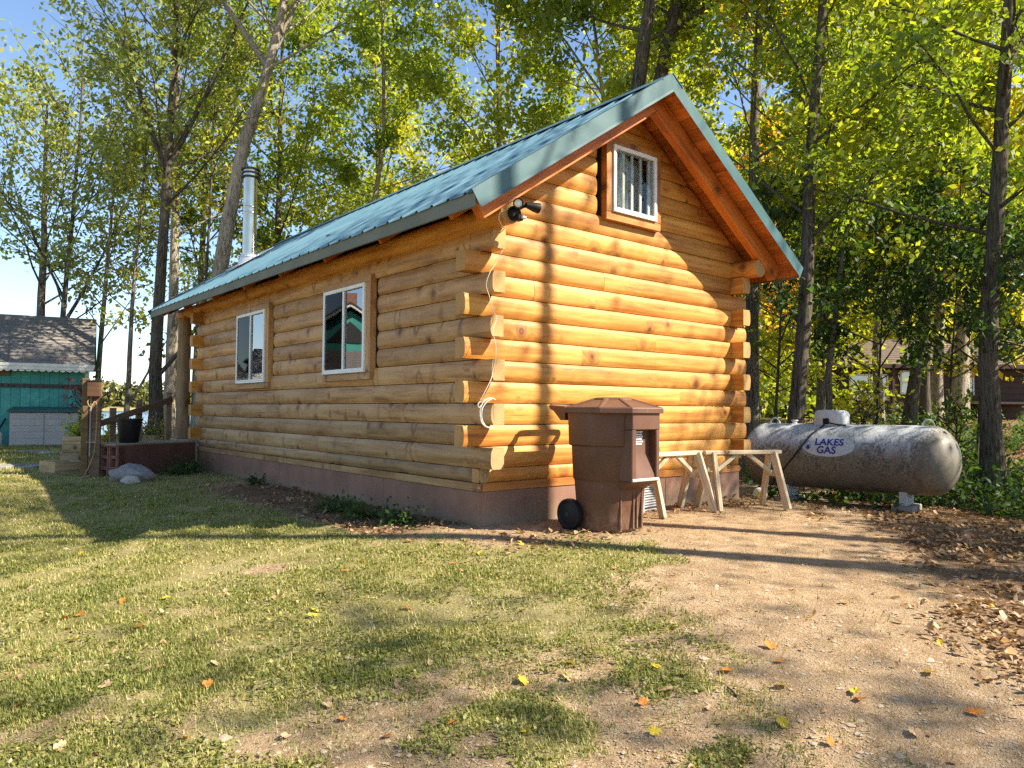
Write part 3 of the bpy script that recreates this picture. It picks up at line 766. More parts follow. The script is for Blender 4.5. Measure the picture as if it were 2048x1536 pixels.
# rake trims on both gable ends: face, kick-out and a lap on the metal
for yy, sg in ((YE, -1), (YB, 1)):
    for s in (-1, 1):
        Lm = (RX+.492)/math.cos(ang); b = MB()
        # section in (y outward, perpendicular height), swept down the slope
        sec = [(-.10, .026), (.004, .030), (.006, -.105), (.018, -.126), (.016, -.128), (.002, -.109), (-.001, .024), (-.10, .022)]
        rings = []
        for d, e in ((0, 0), (Lm, 0)):
            ring = []
            for y, hh in sec:
                dx = d
                px = RX + s*(dx*math.cos(ang) + hh*math.sin(ang)); pz = RZ - dx*math.sin(ang) + hh*math.cos(ang)
                if d == 0:                       # mitre at the ridge: keep x at the ridge plane
                    px = RX + s*.0005; pz = RZ + hh/math.cos(ang)
                ring.append(Vector((px, yy + sg*y, pz)))
            rings.append(ring)
        b.loft(rings); b.build('rake_trim', M['rake'], cabin)
# eave fascia strips
for s in (-1, 1):
    xe = RX + s*(RX+.455); ze = zroof(xe)
    b = MB(); b.box((0, -.006, -.118), (YB-YE-.03, .004, -.004)); b.box((0, -.012, -.122), (YB-YE-.03, .010, -.116))
    b.build('eave_trim', M['fascia'], cabin, loc=(xe, YE+.02, ze), rz=math.pi/2)
    xr = RX + s*(RX+.438)
    MB().box((-.015, YE+.03, -.11), (.015, YB-.02, -.02)).build('fascia_board', M['soffit'], cabin, loc=(xr, 0, zroof(xr)))
# ridge cap, stepping over the ribs
b = MB(); rings = []
sec = [(-.16, -.107+.022), (-.15, -.100+.026), (-.03, -.020+.028), (0, .030), (.03, -.020+.028), (.15, -.100+.026), (.16, -.107+.022), (.15, -.105+.020), (0, .022), (-.15, -.105+.020)]
for y in (YE-.012, YB+.01): rings.append([Vector((RX+x, y, RZ+z+.012)) for x, z in sec])
b.loft(rings); b.build('ridge_cap', M['metal'], cabin)
# stove pipe
sp = MB().lathe([(.118, -.35), (.118, 1.42)], 32).build('stove_pipe', M['steel'], cabin, smooth=True, loc=(.84, 7.92, 3.70))
for zz in (.76, .86): MB().lathe([(.120, zz), (.125, zz+.01), (.125, zz+.022), (.120, zz+.03)], 32).build('band', M['steel'], sp, smooth=True)
MB().lathe([(.20, -.33), (.185, -.10), (.155, -.03), (.150, 0.0)], 32).build('flashing', M['galv'], sp, smooth=True)
MB().lathe([(.165, -.02), (.135, .035), (.119, .045)], 32).build('storm_collar', M['galv'], sp, smooth=True)
fl = MB(); fl.box((-.36, -.36, -.004), (.36, .36, .004)); fo = fl.build('flashing_plate', M['galv'], sp, loc=(0, 0, -.055)); fo.rotation_euler = (0, -ang, 0); fo.location = (.0, 0, -.035)
MB().lathe([(.119, 1.40), (.16, 1.405), (.162, 1.425), (.119, 1.43)], 32).build('cap_ring', M['darkmetal'], sp, smooth=True)
MB().lathe([(.125, 1.43), (.125, 1.56)], 32).build('cap_screen', M['steel'], sp, smooth=True)
MB().lathe([(.150, 1.475), (.152, 1.50), (.126, 1.505)], 32).build('cap_band', M['darkmetal'], sp, smooth=True)
MB().lathe([(.165, 1.545), (.168, 1.565), (.10, 1.59), (0.0, 1.60)], 32).build('cap_lid', M['darkmetal'], sp, smooth=True)

# windows: local x along the wall, outside towards -y
def window(name, wd, ht, parent, loc, rz, matw, slider=True, trimw=.095, tint=(1,1,1)):
    f = .042; b = MB()
    for a, c in (((0, -.055, 0), (f, .02, ht)), ((wd-f, -.055, 0), (wd, .02, ht)), ((f, -.055, 0), (wd-f, .02, f+.008)), ((f, -.055, ht-f), (wd-f, .02, ht))): b.box(a, c)
    wn = b.build(name, M['white'], parent, bevel=.004, loc=loc, rz=rz)
    mid = wd*.5
    if slider:
        m_ = MB(); m_.box((mid-.022, -.048, f+.008), (mid+.016, .01, ht-f)); m_.build('mullion', M['white'], wn, bevel=.003)
        s_ = MB(); x0, x1, z0, z1 = f+.004, mid-.022, f+.012, ht-f-.004
        for a, c in (((x0, -.034, z0), (x0+.026, -.006, z1)), ((x1-.012, -.034, z0), (x1, -.006, z1)), ((x0+.026, -.034, z0), (x1-.012, -.006, z0+.026)), ((x0+.026, -.034, z1-.026), (x1-.012, -.006, z1))): s_.box(a, c)
        s_.build('sash', M['white'], wn, bevel=.002)
        MB().box((x0, -.044, z0), (x1, -.040, z1)).build('screen', M['screen'], wn)
        MB().box((x0+.02, -.022, z0+.02), (x1-.005, -.018, z1-.02)).build('pane', M['glass'], wn)
        MB().box((mid+.012, -.028, f+.004), (wd-f+.004, -.024, ht-f+.004)).build('pane', M['glass'], wn)
    else:
        MB().box((f-.004, -.030, f), (wd-f+.004, -.026, ht-f+.004)).build('pane', M['glass2'], wn)
    t = trimw; tl = .045 if slider else t; tb_ = .078 if slider else t
    for a, c in (((-tl, -.030, -tb_), (wd+t, .045, -.004)), ((-tl, -.030, ht+.004), (wd+t, .045, ht+t*.85)), ((-tl, -.032, -.003), (-.004, .045, ht+.003)), ((wd+.004, -.032, -.003), (wd+t, .045, ht+.003))):
        a = Vector(a); c = Vector(c); ce = (a+c)/2; sz = c-a; vert = sz.z > sz.x
        o = MB().box((-sz.z/2 if vert else -sz.x/2, -sz.y/2, -sz.x/2 if vert else -sz.z/2), (sz.z/2 if vert else sz.x/2, sz.y/2, sz.x/2 if vert else sz.z/2)).build('trim_board', matw, wn, bevel=.003)
        o.location = ce
        if vert: o.rotation_euler = (0, math.pi/2, 0)
        o.color = (*tint, 1)
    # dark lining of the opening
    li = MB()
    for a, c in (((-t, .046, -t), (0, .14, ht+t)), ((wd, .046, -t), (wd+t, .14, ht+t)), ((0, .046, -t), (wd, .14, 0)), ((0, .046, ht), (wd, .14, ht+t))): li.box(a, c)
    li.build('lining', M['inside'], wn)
    return wn
w2 = window('window', 1.0, .965, cabin, (-.012, 2.98, 1.425), -math.pi/2, M['sidelog'])
w1 = window('window', 1.08, 1.0, cabin, (-.012, 5.88, 1.385), -math.pi/2, M['sidelog'])
for wn, wd in ((w2, 1.0), (w1, 1.08)):
    MB().box((.02, .20, -.1), (wd*.30, .215, 1.05)).build('curtain', M['pale_in'], wn)
w3 = window('window', .665, .685, cabin, (1.600, -.030, 3.03), 0, M['trim'], slider=False, trimw=.085)
cu = MB(); n = 40
cur = []
for k in range(n+1):
    x = .02 + .625*k/n; cur.append((x, .10 + .018*math.sin(k*1.9)))
for (ka, kb) in ((0, 11), (14, 16), (19, 22), (25, 27)):
    for k in range(ka, kb):
        x0, y0 = cur[k]; x1, y1 = cur[k+1]; cu.add([(x0, y0, .0), (x1, y1, .0), (x1, y1, .70), (x0, y0, .70)], [(0, 1, 2, 3)])
cu.build('curtain', M['curtain'], w3)
MB().box((-.05, .15, -.05), (.72, .16, .75)).build('interior_panel', M['pale_in'], w3)
g3 = MB()
for xx in (.17, .30, .43, .56): g3.box((xx, -.012, .04), (xx+.034, .004, .65))
g3.build('inner_grille', M['curtain'], w3)
# porch: post, deck edge and the platform beside it
MBp = MB(); ring = []
rr = np.random.default_rng(8)
MBp.tube([(0, 0, .50), (.005, .004, 1.1), (-.004, 0, 1.7), (.004, -.003, 2.3), (0, 0, 2.60)], [.118, .115, .112, .112, .110], 16)
MBp.build('porch_post', M['post_wood'], cabin, smooth=True, loc=(-.02, 8.62, 0))
for k in range(9): board('porch_board', (-.12, 7.82+k*.148, .455), (W_+.1, 7.82+k*.148+.142, .49), M['grey_wood'], cabin, (.75,.72,.7))
board('porch_joist', (-.10, 7.82, .2), (-.06, 9.15, .454), M['platform'], cabin)

# ------------------------------------------------------------------ things on and around the cabin
# security floodlight on the end of the top plate
fl = thing('security_floodlight', 'black twin-head security floodlight on the near roof beam end', 'floodlight', (.085, -.335, 2.69))
Mx = Matrix.Rotation(math.pi/2, 4, 'X')
MB().lathe([(.062, 0), (.062, .03), (.05, .045), (0, .046)], 24, Mx).build('mount', M['black'], fl, smooth=True)
def lamp_head(at_, d, up=(0,0,1)):
    d = Vector(d).normalized(); q = d.to_track_quat('Z', 'Y').to_matrix().to_4x4(); q.translation = Vector(at_)
    h = MB().lathe([(0.0, -.085), (.022, -.083), (.030, -.05), (.040, .0), (.044, .035), (.044, .045), (.037, .045), (.036, .036)], 20, q).build('lamp_head', M['black'], fl, smooth=True)
    MB().lathe([(.0365, .034), (.03, .041), (0, .043)], 20, q).build('lens', M['lens'], h, smooth=True)
lamp_head((-.030, -.10, .055), (-.62, -.75, -.12)); lamp_head((.125, -.125, .050), (.97, -.18, -.10))
a = MB(); a.tube([(0, -.03, .02), (-.02, -.06, .045)], .014, 8); a.tube([(.01, -.035, .03), (.045, -.08, .05), (.075, -.11, .055)], .013, 8); a.build('arm', M['black'], fl, smooth=True)
s_ = MB().box((-.028, -.10, -.075), (.036, -.03, -.025)); so_ = s_.build('motion_sensor', M['black'], fl, bevel=.008)
MB().box((.0, -.125, -.062), (.045, -.096, -.040)).build('sensor_window', M['tank_white'], so_, bevel=.004)

cb = MB(); pts = [(.03, -.30, 2.60), (-.02, -.16, 2.56), (.06, -.06, 2.50)]
def sm(pts, n=6):
    pts = [Vector(p) for p in pts]; out = []
    for i in range(len(pts)-1):
        p0 = pts[max(i-1, 0)]; p1 = pts[i]; p2 = pts[i+1]; p3 = pts[min(i+2, len(pts)-1)]
        for k in range(n):
            t = k/n
            out.append(.5*((2*p1)+(p2-p0)*t+(2*p0-5*p1+4*p2-p3)*t*t+(3*p1-p0-3*p2+p3)*t**3))
    return out+[pts[-1]]
cb.tube(sm([(-.02, -.33, 2.74), (-.05, -.31, 2.64), (.02, -.27, 2.585), (.10, -.20, 2.59), (.14, -.14, 2.60)]), .0042, 6)
cb.tube(sm([(.115, -.172, 2.425), (.085, -.175, 2.38), (.03, -.18, 2.29), (-.035, -.178, 2.20), (-.07, -.172, 2.09), (-.035, -.176, 1.98), (.02, -.16, 1.87), (.045, -.172, 1.82), (.0, -.178, 1.70), (.03, -.176, 1.60), (.04, -.172, 1.50), (.0, -.172, 1.33), (-.02, -.176, 1.28), (-.09, -.18, 1.17), (-.13, -.18, 1.11)]), .0026, 6)
cb.tube(sm([(.03, -.185, 1.115), (-.03, -.19, 1.13), (-.10, -.188, 1.10), (-.135, -.185, 1.02), (-.12, -.186, .93), (-.07, -.187, .885), (-.02, -.186, .885)]), .0052, 6)
cb.tube(sm([(-.02, -.190, 1.12), (-.07, -.195, 1.10), (-.115, -.19, 1.04), (-.12, -.19, .96), (-.085, -.19, .90), (-.03, -.19, .875)]), .0052, 6)
cb.tube(sm([(-.13, -.185, 1.10), (-.155, -.185, 1.08), (-.15, -.185, 1.05), (-.12, -.185, 1.07), (-.09, -.185, 1.12)]), .0052, 6)
tag(cb.build('power_cable', M['cable'], None, smooth=True), 'thin white power cable hanging in a coil on the corner log ends', 'cable')

# brown wheeled trash can: local -y is the front with the lift bar
CX, CY = .865, -.745
can = thing('trash_can', 'tall brown wheeled trash can with domed lid against the gable', 'trash can', (CX, CY, Hs(CX, CY)-.005))
def octa(wx, y0, y1, c, z, cf=None):
    cf = cf or c; h = wx/2
    return [Vector(p) for p in ((-h+cf, y0, z), (h-cf, y0, z), (h, y0+cf, z), (h, y1-c, z), (h-c, y1, z), (-h+c, y1, z), (-h, y1-c, z), (-h, y0+cf, z))]
b = MB()
lv = [(0.0, .50, -.175, .235, .10), (.03, .53, -.20, .25, .11), (.42, .60, -.235, .29, .14), (.437, .605, -.238, .292, .142), (.44, .622, -.25, .30, .145), (.72, .655, -.272, .318, .16), (.724, .70, -.292, .340, .175), (.735, .705, -.295, .342, .176), (1.0, .715, -.305, .352, .178)]
b.loft([octa(wx, y0, y1, c, z) for z, wx, y0, y1, c in lv])
body = b.build('body', M['can'], can, bevel=.006, smooth=True)
# front pocket: proud top panel and cheeks round a deep recess with a lift bar
fp = MB(); fy = -.385
fp.box((-.172, fy, .86), (.172, -.27, 1.0)); fp.box((-.172, fy+.005, .44), (-.118, -.24, .862)); fp.box((.128, fy+.005, .44), (.172, -.24, .862))
fp.loft([[Vector(p) for p in ((-.120, -.372, .44), (.130, -.372, .44), (.130, -.20, .44), (-.120, -.20, .44))], [Vector(p) for p in ((-.120, -.36, .50), (.130, -.36, .50), (.130, -.20, .50), (-.120, -.20, .50))], [Vector(p) for p in ((-.120, -.305, .66), (.130, -.305, .66), (.130, -.20, .66), (-.120, -.20, .66))], [Vector(p) for p in ((-.120, -.302, .87), (.130, -.302, .87), (.130, -.20, .87), (-.120, -.20, .87))]])
fp.loft([[Vector(p) for p in ((-.15, -.24, .36), (.15, -.24, .36), (.15, -.15, .36), (-.15, -.15, .36))], [Vector(p) for p in ((-.172, fy+.01, .44), (.172, fy+.01, .44), (.172, -.2, .44), (-.172, -.2, .44))]])
fp.build('front_pocket', M['can'], can, bevel=.006, smooth=True)
MB().tube([(-.168, fy+.004, .452), (.150, fy+.004, .452)], .012, 10).build('lift_bar', M['galv'], can, smooth=True)
rb = MB()
for xx in (-.135, .02, .065, .125): rb.box((xx-.009, -.232, .03), (xx+.009, -.19, .40))
rb.build('front_rib', M['can'], can, bevel=.003)
ld = MB(); c1 = [octa(.765, -.405, .372, .19, z) for z in (.995, 1.038)]
c2 = octa(.745, -.395, .362, .185, 1.046); c3 = octa(.30, -.155, .145, .085, 1.125); c4 = octa(.26, -.135, .125, .075, 1.130)
ld.loft(c1+[c2, c3, c4])
lo = ld.build('lid', M['can'], can)
bm = bmesh.new(); bm.from_mesh(lo.data)
sl_f = [f for f in bm.faces if .3 < f.normal.z < .99 and f.calc_area() > .02]
bmesh.ops.inset_individual(bm, faces=sl_f, thickness=.022, depth=0.0); 
bmesh.ops.inset_individual(bm, faces=sl_f, thickness=.006, depth=-.009)
es = [e for e in bm.edges if len(e.link_faces) == 2 and e.calc_face_angle(0) > R(40)]
bmesh.ops.bevel(bm, geom=es, offset=.004, segments=1, affect='EDGES'); bm.to_mesh(lo.data); bm.free()
hd = MB(); hd.tube(sm([(-.24, .33, .96), (-.25, .44, 1.02), (-.25, .50, 1.045), (-.20, .515, 1.05), (0, .515, 1.05), (.20, .515, 1.05), (.25, .50, 1.045), (.25, .44, 1.02), (.24, .33, .96)], 3), .021, 8)
for xx in (-.25, .25): hd.loft([[Vector(p) for p in ((xx-.02, .30, .93), (xx+.02, .30, .93), (xx+.02, .36, .93), (xx-.02, .36, .93))], [Vector(p) for p in ((xx-.025, .30, 1.05), (xx+.025, .30, 1.05), (xx+.025, .50, 1.06), (xx-.025, .50, 1.06))]])
hd.build('handle', M['can'], can, smooth=True)
for sx in (-1, 1):
    Mw = Matrix.Translation((sx*.315, .19, .135)) @ Matrix.Rotation(math.pi/2, 4, 'Y')
    wl = MB().lathe([(.0, -.03), (.05, -.03), (.10, -.022), (.112, -.032), (.130, -.028), (.134, 0), (.130, .028), (.112, .032), (.10, .022), (.05, .03), (0, .03)], 28, Mw).build('wheel', M['black'], can, smooth=True)
    MB().lathe([(0, -.036), (.022, -.036), (.024, .036), (0, .036)], 14, Mw).build('hub', M['darkmetal'], wl, smooth=True)
MB().tube([(-.33, .19, .135), (.33, .19, .135)], .011, 8).build('axle', M['darkmetal'], can)
# printed white sticker block in the pocket (illegible print: bars)
st = MB(); rs = random.Random(4); yy = -.3085
for r_ in range(6):
    z = .842 - r_*.020
    x = -.115
    if r_ in (1, 2, 3): st.box((-.115, yy-.001, z-.012), (-.085, yy, z+.006)); x = -.08
    while x < .03:
        wl_ = rs.uniform(.010, .034) if r_ not in (2,) else .02
        st.box((x, yy-.0012, z-(.006 if r_ != 2 else .010)), (min(x+wl_, .04), yy, z+(.005 if r_ != 2 else .008))); x += wl_ + .004
st.build('sticker', M['white'], can)

# two sawhorses
def sawhorse(label, loc, rz):
    s = thing('sawhorse', label, 'sawhorse', loc, rz, 'weathered sawhorses at the gable wall')
    o = MB().box((-.46, -.045, .565), (.46, .045, .605)).build('top_beam', M['grey_wood'], s, bevel=.005)
    for sx in (-1, 1):
        for sy in (-1, 1):
            p = Vector((sx*.36, sy*.035, .585)); q = Vector((sx*.40, sy*.215, 0.005)); d = q-p
            g = MB().bar((0, 0, 0), (d.length, 0, 0), .038, .078)
            lo_ = g.build('leg', M['grey_wood'], s, bevel=.003); x = d.normalized(); y = Vector((0, 0, 1)).cross(x).normalized(); z = x.cross(y)
            m4 = Matrix.Identity(4)
            for k in range(3): m4[k][0], m4[k][1], m4[k][2], m4[k][3] = x[k], y[k], z[k], p[k]
            lo_.matrix_local = m4
        MB().bar((sx*.37, -.12, .36), (sx*.37, .12, .36), .02, .06).build('spreader', M['grey_wood'], s, bevel=.002)
        p = Vector((sx*.365, 0, .36)); q = Vector((sx*.06, 0, .572)); d = q-p
        br = MB().box((0, -.02, -.019), (d.length, .02, .019)).build('brace', M['grey_wood'], s, bevel=.002)
        br.location = p; br.rotation_euler = (0, -math.asin(d.z/d.length), 0 if d.x > 0 else math.pi)
    return s
sawhorse('weathered sawhorse right beside the brown trash can', (2.06, -.44, Hs(2.06, -.44)), 0)
sawhorse('weathered sawhorse nearer the propane tank, away from the trash can', (2.93, -.66, Hs(2.93, -.66)), R(-22))
vt = thing('vent_grille', 'grey louvred plastic vent leaning on the skirt behind the sawhorse', 'vent', (2.05, -.20, Hs(2.05, -.2)), R(8))
g = MB(); g.box((-.17, 0, 0), (-.14, .05, .27)); g.box((.14, 0, 0), (.17, .05, .27)); g.box((-.14, 0, 0), (.14, .05, .025)); g.box((-.14, 0, .245), (.14, .05, .27)); g.build('frame', M['grey_plastic'], vt, bevel=.004)
lm = MB().box((-.14, .005, -.004), (.14, .045, .004)).mesh('slat', M['grey_plastic'])
for k in range(8):
    o = new_obj('slat', lm, vt, (0, 0, .045+k*.026)); o.rotation_euler = (R(30), 0, 0)
jg = thing('jug', 'white plastic jug with yellow cap lying beyond the sawhorse legs', 'jug', (5.15, .52, Hs(5.15, .52)+.09), R(-50))
Mj = Matrix.Rotation(math.pi/2, 4, 'X') @ Matrix.Rotation(.2, 4, 'Z')
MB().lathe([(0, -.15), (.07, -.15), (.08, -.13), (.08, .05), (.05, .10), (.035, .12)], 20, Mj).build('bottle', M['jug'], jg, smooth=True)
MB().lathe([(.055, .118), (.057, .15), (.03, .16), (0, .16)], 20, Mj).build('cap', M['yellow'], jg, smooth=True)

# propane tank, long axis local y (near end towards -y)
TA = Vector((6.99, -1.30)); TB = Vector((6.47, 1.58)); tc_ = (TA+TB)/2; TL = (TB-TA).length; trz = math.atan2(TB.y-TA.y, TB.x-TA.x)-math.pi/2
tank = thing('propane_tank', 'long weathered white propane tank lying beside the cabin', 'gas tank', (tc_.x, tc_.y, .385), trz)
TR = .475; hl = TL/2; cap = .34; prof = []
for k in range(13): a = math.pi/2*k/12; prof.append((TR*math.sin(a), -(hl-cap) - cap*math.cos(a)))
prof += [(TR, z) for z in np.linspace(-(hl-cap)+.05, hl-cap-.05, 12)]
for k in range(13): a = math.pi/2*k/12; prof.append((TR*math.cos(a), (hl-cap) + cap*math.sin(a)))
prof[0] = (0.0005, prof[0][1]); prof[-1] = (0.0005, prof[-1][1])
My = Matrix.Rotation(-math.pi/2, 4, 'X')
MB().lathe(prof, 56, My).build('shell', M['tank'], tank, smooth=True, angle=60)
for yy in (-.80, .80):
    MB().box((-.20, yy-.05, -.615), (.20, yy+.05, -.40)).build('leg', M['tank_white'], tank, bevel=.005)
dc = MB(); ring = []
for z, s in ((.455, 1.0), (.52, 1.0), (.60, .99), (.645, .95), (.672, .85), (.682, .6)):
    ring.append([Vector((s*.155*np.sign(math.cos(a))*abs(math.cos(a))**.55, s*.235*np.sign(math.sin(a))*abs(math.sin(a))**.55, z)) for a in np.linspace(0, 2*math.pi, 28, endpoint=False)])
dc.loft(ring); dome = dc.build('dome_cover', M['tank_white'], tank, smooth=True, loc=(0, .18, 0))
MB().box((-.175, -.01, .475), (-.14, .075, .56)).build('regulator_slot', M['black'], dome, bevel=.01)
hs = MB()
def on_tank(ang_, y, r=TR+.012): return Vector((-r*math.sin(ang_), y, r*math.cos(ang_)))
hs.tube(sm([Vector((-.17, .22, .50)), on_tank(.42, .25), on_tank(.75, .33), on_tank(1.15, .43), on_tank(1.55, .56), on_tank(1.95, .72), Vector((-.50, .95, -.50))]), .012, 8)
hs.tube(sm([Vector((-.17, .22, .505)), on_tank(.32, .05, TR+.02), on_tank(.30, -.06, TR+.012)]), .010, 8)
hs.build('gas_hose', M['black'], tank, smooth=True)
for yy in (-1.08, 1.02):
    MB().tube([(.0, yy+.075*math.cos(a), .455+.10*math.sin(a)) for a in np.linspace(-.15, math.pi+.15, 14)], .012, 8).build('lifting_eye', M['tank_white'], tank, smooth=True)
MB().lathe([(.035, .46), (.035, .51), (.05, .512), (.05, .53), (0, .532)], 16, Matrix.Translation((0, .72, 0))).build('fill_valve', M['galv'], tank, smooth=True)
# decal wrapped on the tank: ellipse, flame drop and lettering
def wrap(vs, y0, a0, r):      # (u to the viewer's right, v up) -> tank surface on the side facing -x
    out = []
    for u, v in vs:
        a = a0 - v/TR; out.append(Vector((-r*math.sin(a), y0-u, r*math.cos(a))))
    return out
el = MB(); n = 40; rr_ = [wrap([(0, 0)], -.02, 1.22, TR+.003)]
vs = [(0, 0)]; fs = []
for j in range(1, 6):
    for k in range(n): a = 2*math.pi*k/n; vs.append((.36*j/5*math.cos(a), .155*j/5*math.sin(a)))
for k in range(n): fs.append((0, 1+k, 1+(k+1) % n))
for j in range(4):
    for k in range(n): fs.append((1+j*n+k, 1+(j+1)*n+k, 1+(j+1)*n+(k+1) % n, 1+j*n+(k+1) % n))
DY, DA = .10, 1.20
el.add(wrap(vs, DY, DA, TR+.0030), fs); el.build('decal', M['decal'], tank, smooth=True)
def lettering(name, text, size, u0, v0, mat, shear=0.0, off=.012, r=TR+.0065, stretch=1.0):
    cu_ = bpy.data.curves.new('t', 'FONT'); cu_.body = text; cu_.size = size; cu_.offset = off; cu_.shear = shear; cu_.resolution_u = 3; cu_.space_character = 1.03
    to = bpy.data.objects.new('t', cu_); COL.objects.link(to)
    dg = bpy.context.evaluated_depsgraph_get(); dg.update(); me = bpy.data.meshes.new_from_object(to.evaluated_get(dg))
    bpy.data.objects.remove(to)
    bm = bmesh.new(); bm.from_mesh(me); bmesh.ops.triangulate(bm, faces=bm.faces); bmesh.ops.subdivide_edges(bm, edges=[e for e in bm.edges if e.calc_length() > .03], cuts=2)
    pts = wrap([(u0+v.co.x*stretch, v0+v.co.y) for v in bm.verts], DY, DA, r)
    for v, p in zip(bm.verts, pts): v.co = p
    bm.to_mesh(me); bm.free(); me.materials.clear(); me.materials.append(mat)
    return new_obj(name, me, tank)
lettering('lettering', 'LAKES', .142, -.185, .010, M['blue'], off=.0038, stretch=.98)
lettering('lettering', 'GAS', .142, -.150, -.108, M['blue'], off=.0038, stretch=.98)
lettering('faded_lettering', 'Gas', .17, .40, -.055, M['ghost'], shear=.35, off=-.001)
fl_ = MB(); dv = [(-.275+.032*math.sin(a)*(1 if True else 1)*(1-.5*math.cos(a))*.8, .0+.055*math.cos(a)) for a in np.linspace(0, 2*math.pi, 24, endpoint=False)]
fl_.add(wrap(dv, DY, DA, TR+.005), [tuple(range(24))]); fl_.build('flame_drop', M['decal'], tank)
dv = [(-.272+.020*math.sin(a)*(1-.5*math.cos(a)), -.018+.034*math.cos(a)) for a in np.linspace(0, 2*math.pi, 24, endpoint=False)]
fl_ = MB(); fl_.add(wrap(dv, DY, DA, TR+.0075), [tuple(range(24))]); fl_.build('flame_drop', M['blue'], tank)
dv2 = []
ou = MB()
for k in range(24):
    a, a2 = 2*math.pi*k/24, 2*math.pi*(k+1)/24
    f_ = lambda a, s: (-.275+s*.034*math.sin(a)*(1-.5*math.cos(a)), .006+s*.068*math.cos(a))
    ou.add(wrap([f_(a, 1), f_(a2, 1), f_(a2, .9), f_(a, .9)], DY, DA, TR+.006), [(0, 1, 2, 3)])
ou.build('flame_outline', M['blue'], tank)
for k, yy in enumerate((-.80, .80)):
    p = Matrix.Rotation(trz, 4, 'Z') @ Vector((0, yy, 0)); x, y = tc_.x+p.x, tc_.y+p.y; z = Hs(x, y)
    bl = MB().box((-.26, -.14, -.06), (.26, .14, .385-.615-z)).build('concrete_block', M['concrete'], None, bevel=.012, loc=(x, y, z), rz=trz)
    tag(bl, ('concrete block under the near leg of the propane tank', 'concrete block under the far leg of the propane tank')[k], 'block', 'blocks under the propane tank')

# ------------------------------------------------------------------ left side: platform, rail, posts, planters
pf = thing('porch_platform', 'dark brown painted platform with open cell blocks at its end', 'platform', (-1.40, 6.95, .0), R(28))
MB().box((.04, 0, -.2), (1.50, .03, .465)).build('side_panel', M['platform'], pf, bevel=.004)
MB().box((.05, .64, -.2), (1.5, .67, .46)).build('back_panel', M['platform'], pf)
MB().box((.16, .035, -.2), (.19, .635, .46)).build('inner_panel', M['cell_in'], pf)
for k in range(5): board('top_board', (-.02, .0+k*.136, .466), (1.52, .132+k*.136, .49), M['grey_wood'], pf, (.62,.58,.58))
for r_ in range(3):
    for c in range(4):
        y0 = .0 + c*.167; z0 = -.03 + r_*.165
        b = MB(); th = .020; y1 = y0+.163; z1 = z0+.160
        for a, d in (((0, y0, z0), (.15, y1, z0+th)), ((0, y0, z1-th), (.15, y1, z1)), ((0, y0, z0+th), (.15, y0+th, z1-th)), ((0, y1-th, z0+th), (.15, y1, z1-th))): b.box(a, d)
        o = b.build('hollow_block', M['cell'], pf, bevel=.004); o.location = (random.uniform(-.012, .012), 0, 0)
pot = thing('plant_pot', 'empty black nursery pot standing on the brown platform', 'pot', (-1.13, 7.42, .492))
MB().lathe([(.125, 0), (.135, .01), (.175, .33), (.19, .335), (.19, .365), (.172, .365), (.165, .33), (.12, .03), (0, .028)], 32).build('body', M['black'], pot, smooth=True, angle=50)
hr = thing('handrail', 'dark wooden handrail with three posts rising to the porch', 'railing', (0, 0, 0))
for (x, y, zt) in ((-1.10, 8.72, 1.02), (-.66, 8.90, 1.16), (-.14, 9.06, 1.30)):
    board('post', (x-.045, y-.045, Hs(x, y)-.1), (x+.045, y+.045, zt), M['rail_wood'], hr, (1.25,1.3,1.3))
p, q = Vector((-1.62, 8.40, .66)), Vector((-.10, 8.98, 1.18)); d = q-p
rl = MB().box((0, -.02, -.05), (d.length, .02, .05)).build('rail', M['rail_wood'], hr, bevel=.004)
rl.location = p; rl.rotation_euler = (0, -math.asin(d.z/d.length), math.atan2(d.y, d.x))
up = thing('utility_post', 'short wooden utility post with brown meter box and conduit', 'post', (-1.76, 7.22, Hs(-1.76, 7.22)), R(-20))
o = MB().box((-.045, -.05, -.1), (.045, .05, 1.44)).build('post', M['bed_wood'], up, bevel=.004); o.color = (.42,.36,.31,1)
o = MB().box((.046, -.03, -.1), (.20, .045, 1.40)).build('plank', M['rail_wood'], up, bevel=.004)
bx = MB().box((.03, -.14, 1.17), (.20, -.032, 1.40)).build('meter_box', M['rail_wood'], up, bevel=.008); bx.color = (.5,.42,.38,1)
MB().box((.02, -.15, 1.395), (.21, -.03, 1.41)).build('box_lid', M['darkmetal'], bx)
MB().tube([(.075, -.06, 1.17), (.075, -.06, .30)], .011, 10).build('conduit', M['conduit'], up, smooth=True)
MB().box((.02, -.07, .50), (.16, -.031, .515)).build('clamp', M['conduit'], up)
MB().tube(sm([(.10, -.08, 1.17), (.04, -.10, 1.10), (.08, -.11, 1.02), (.13, -.09, 1.10), (.16, -.08, 1.0), (.15, -.07, .6), (.12, -.07, .3), (.02, -.09, .02)]), .006, 6).build('yellow_wire', plain('tan_wire', (.45,.30,.12)), up, smooth=True)
tag(MB().tube(sm([(-1.72, 7.02, .05), (-1.9, 6.8, .03)]), .006, 5).build('ground_wire', M['cable']), 'short ground wire at the foot of the utility post', 'wire')
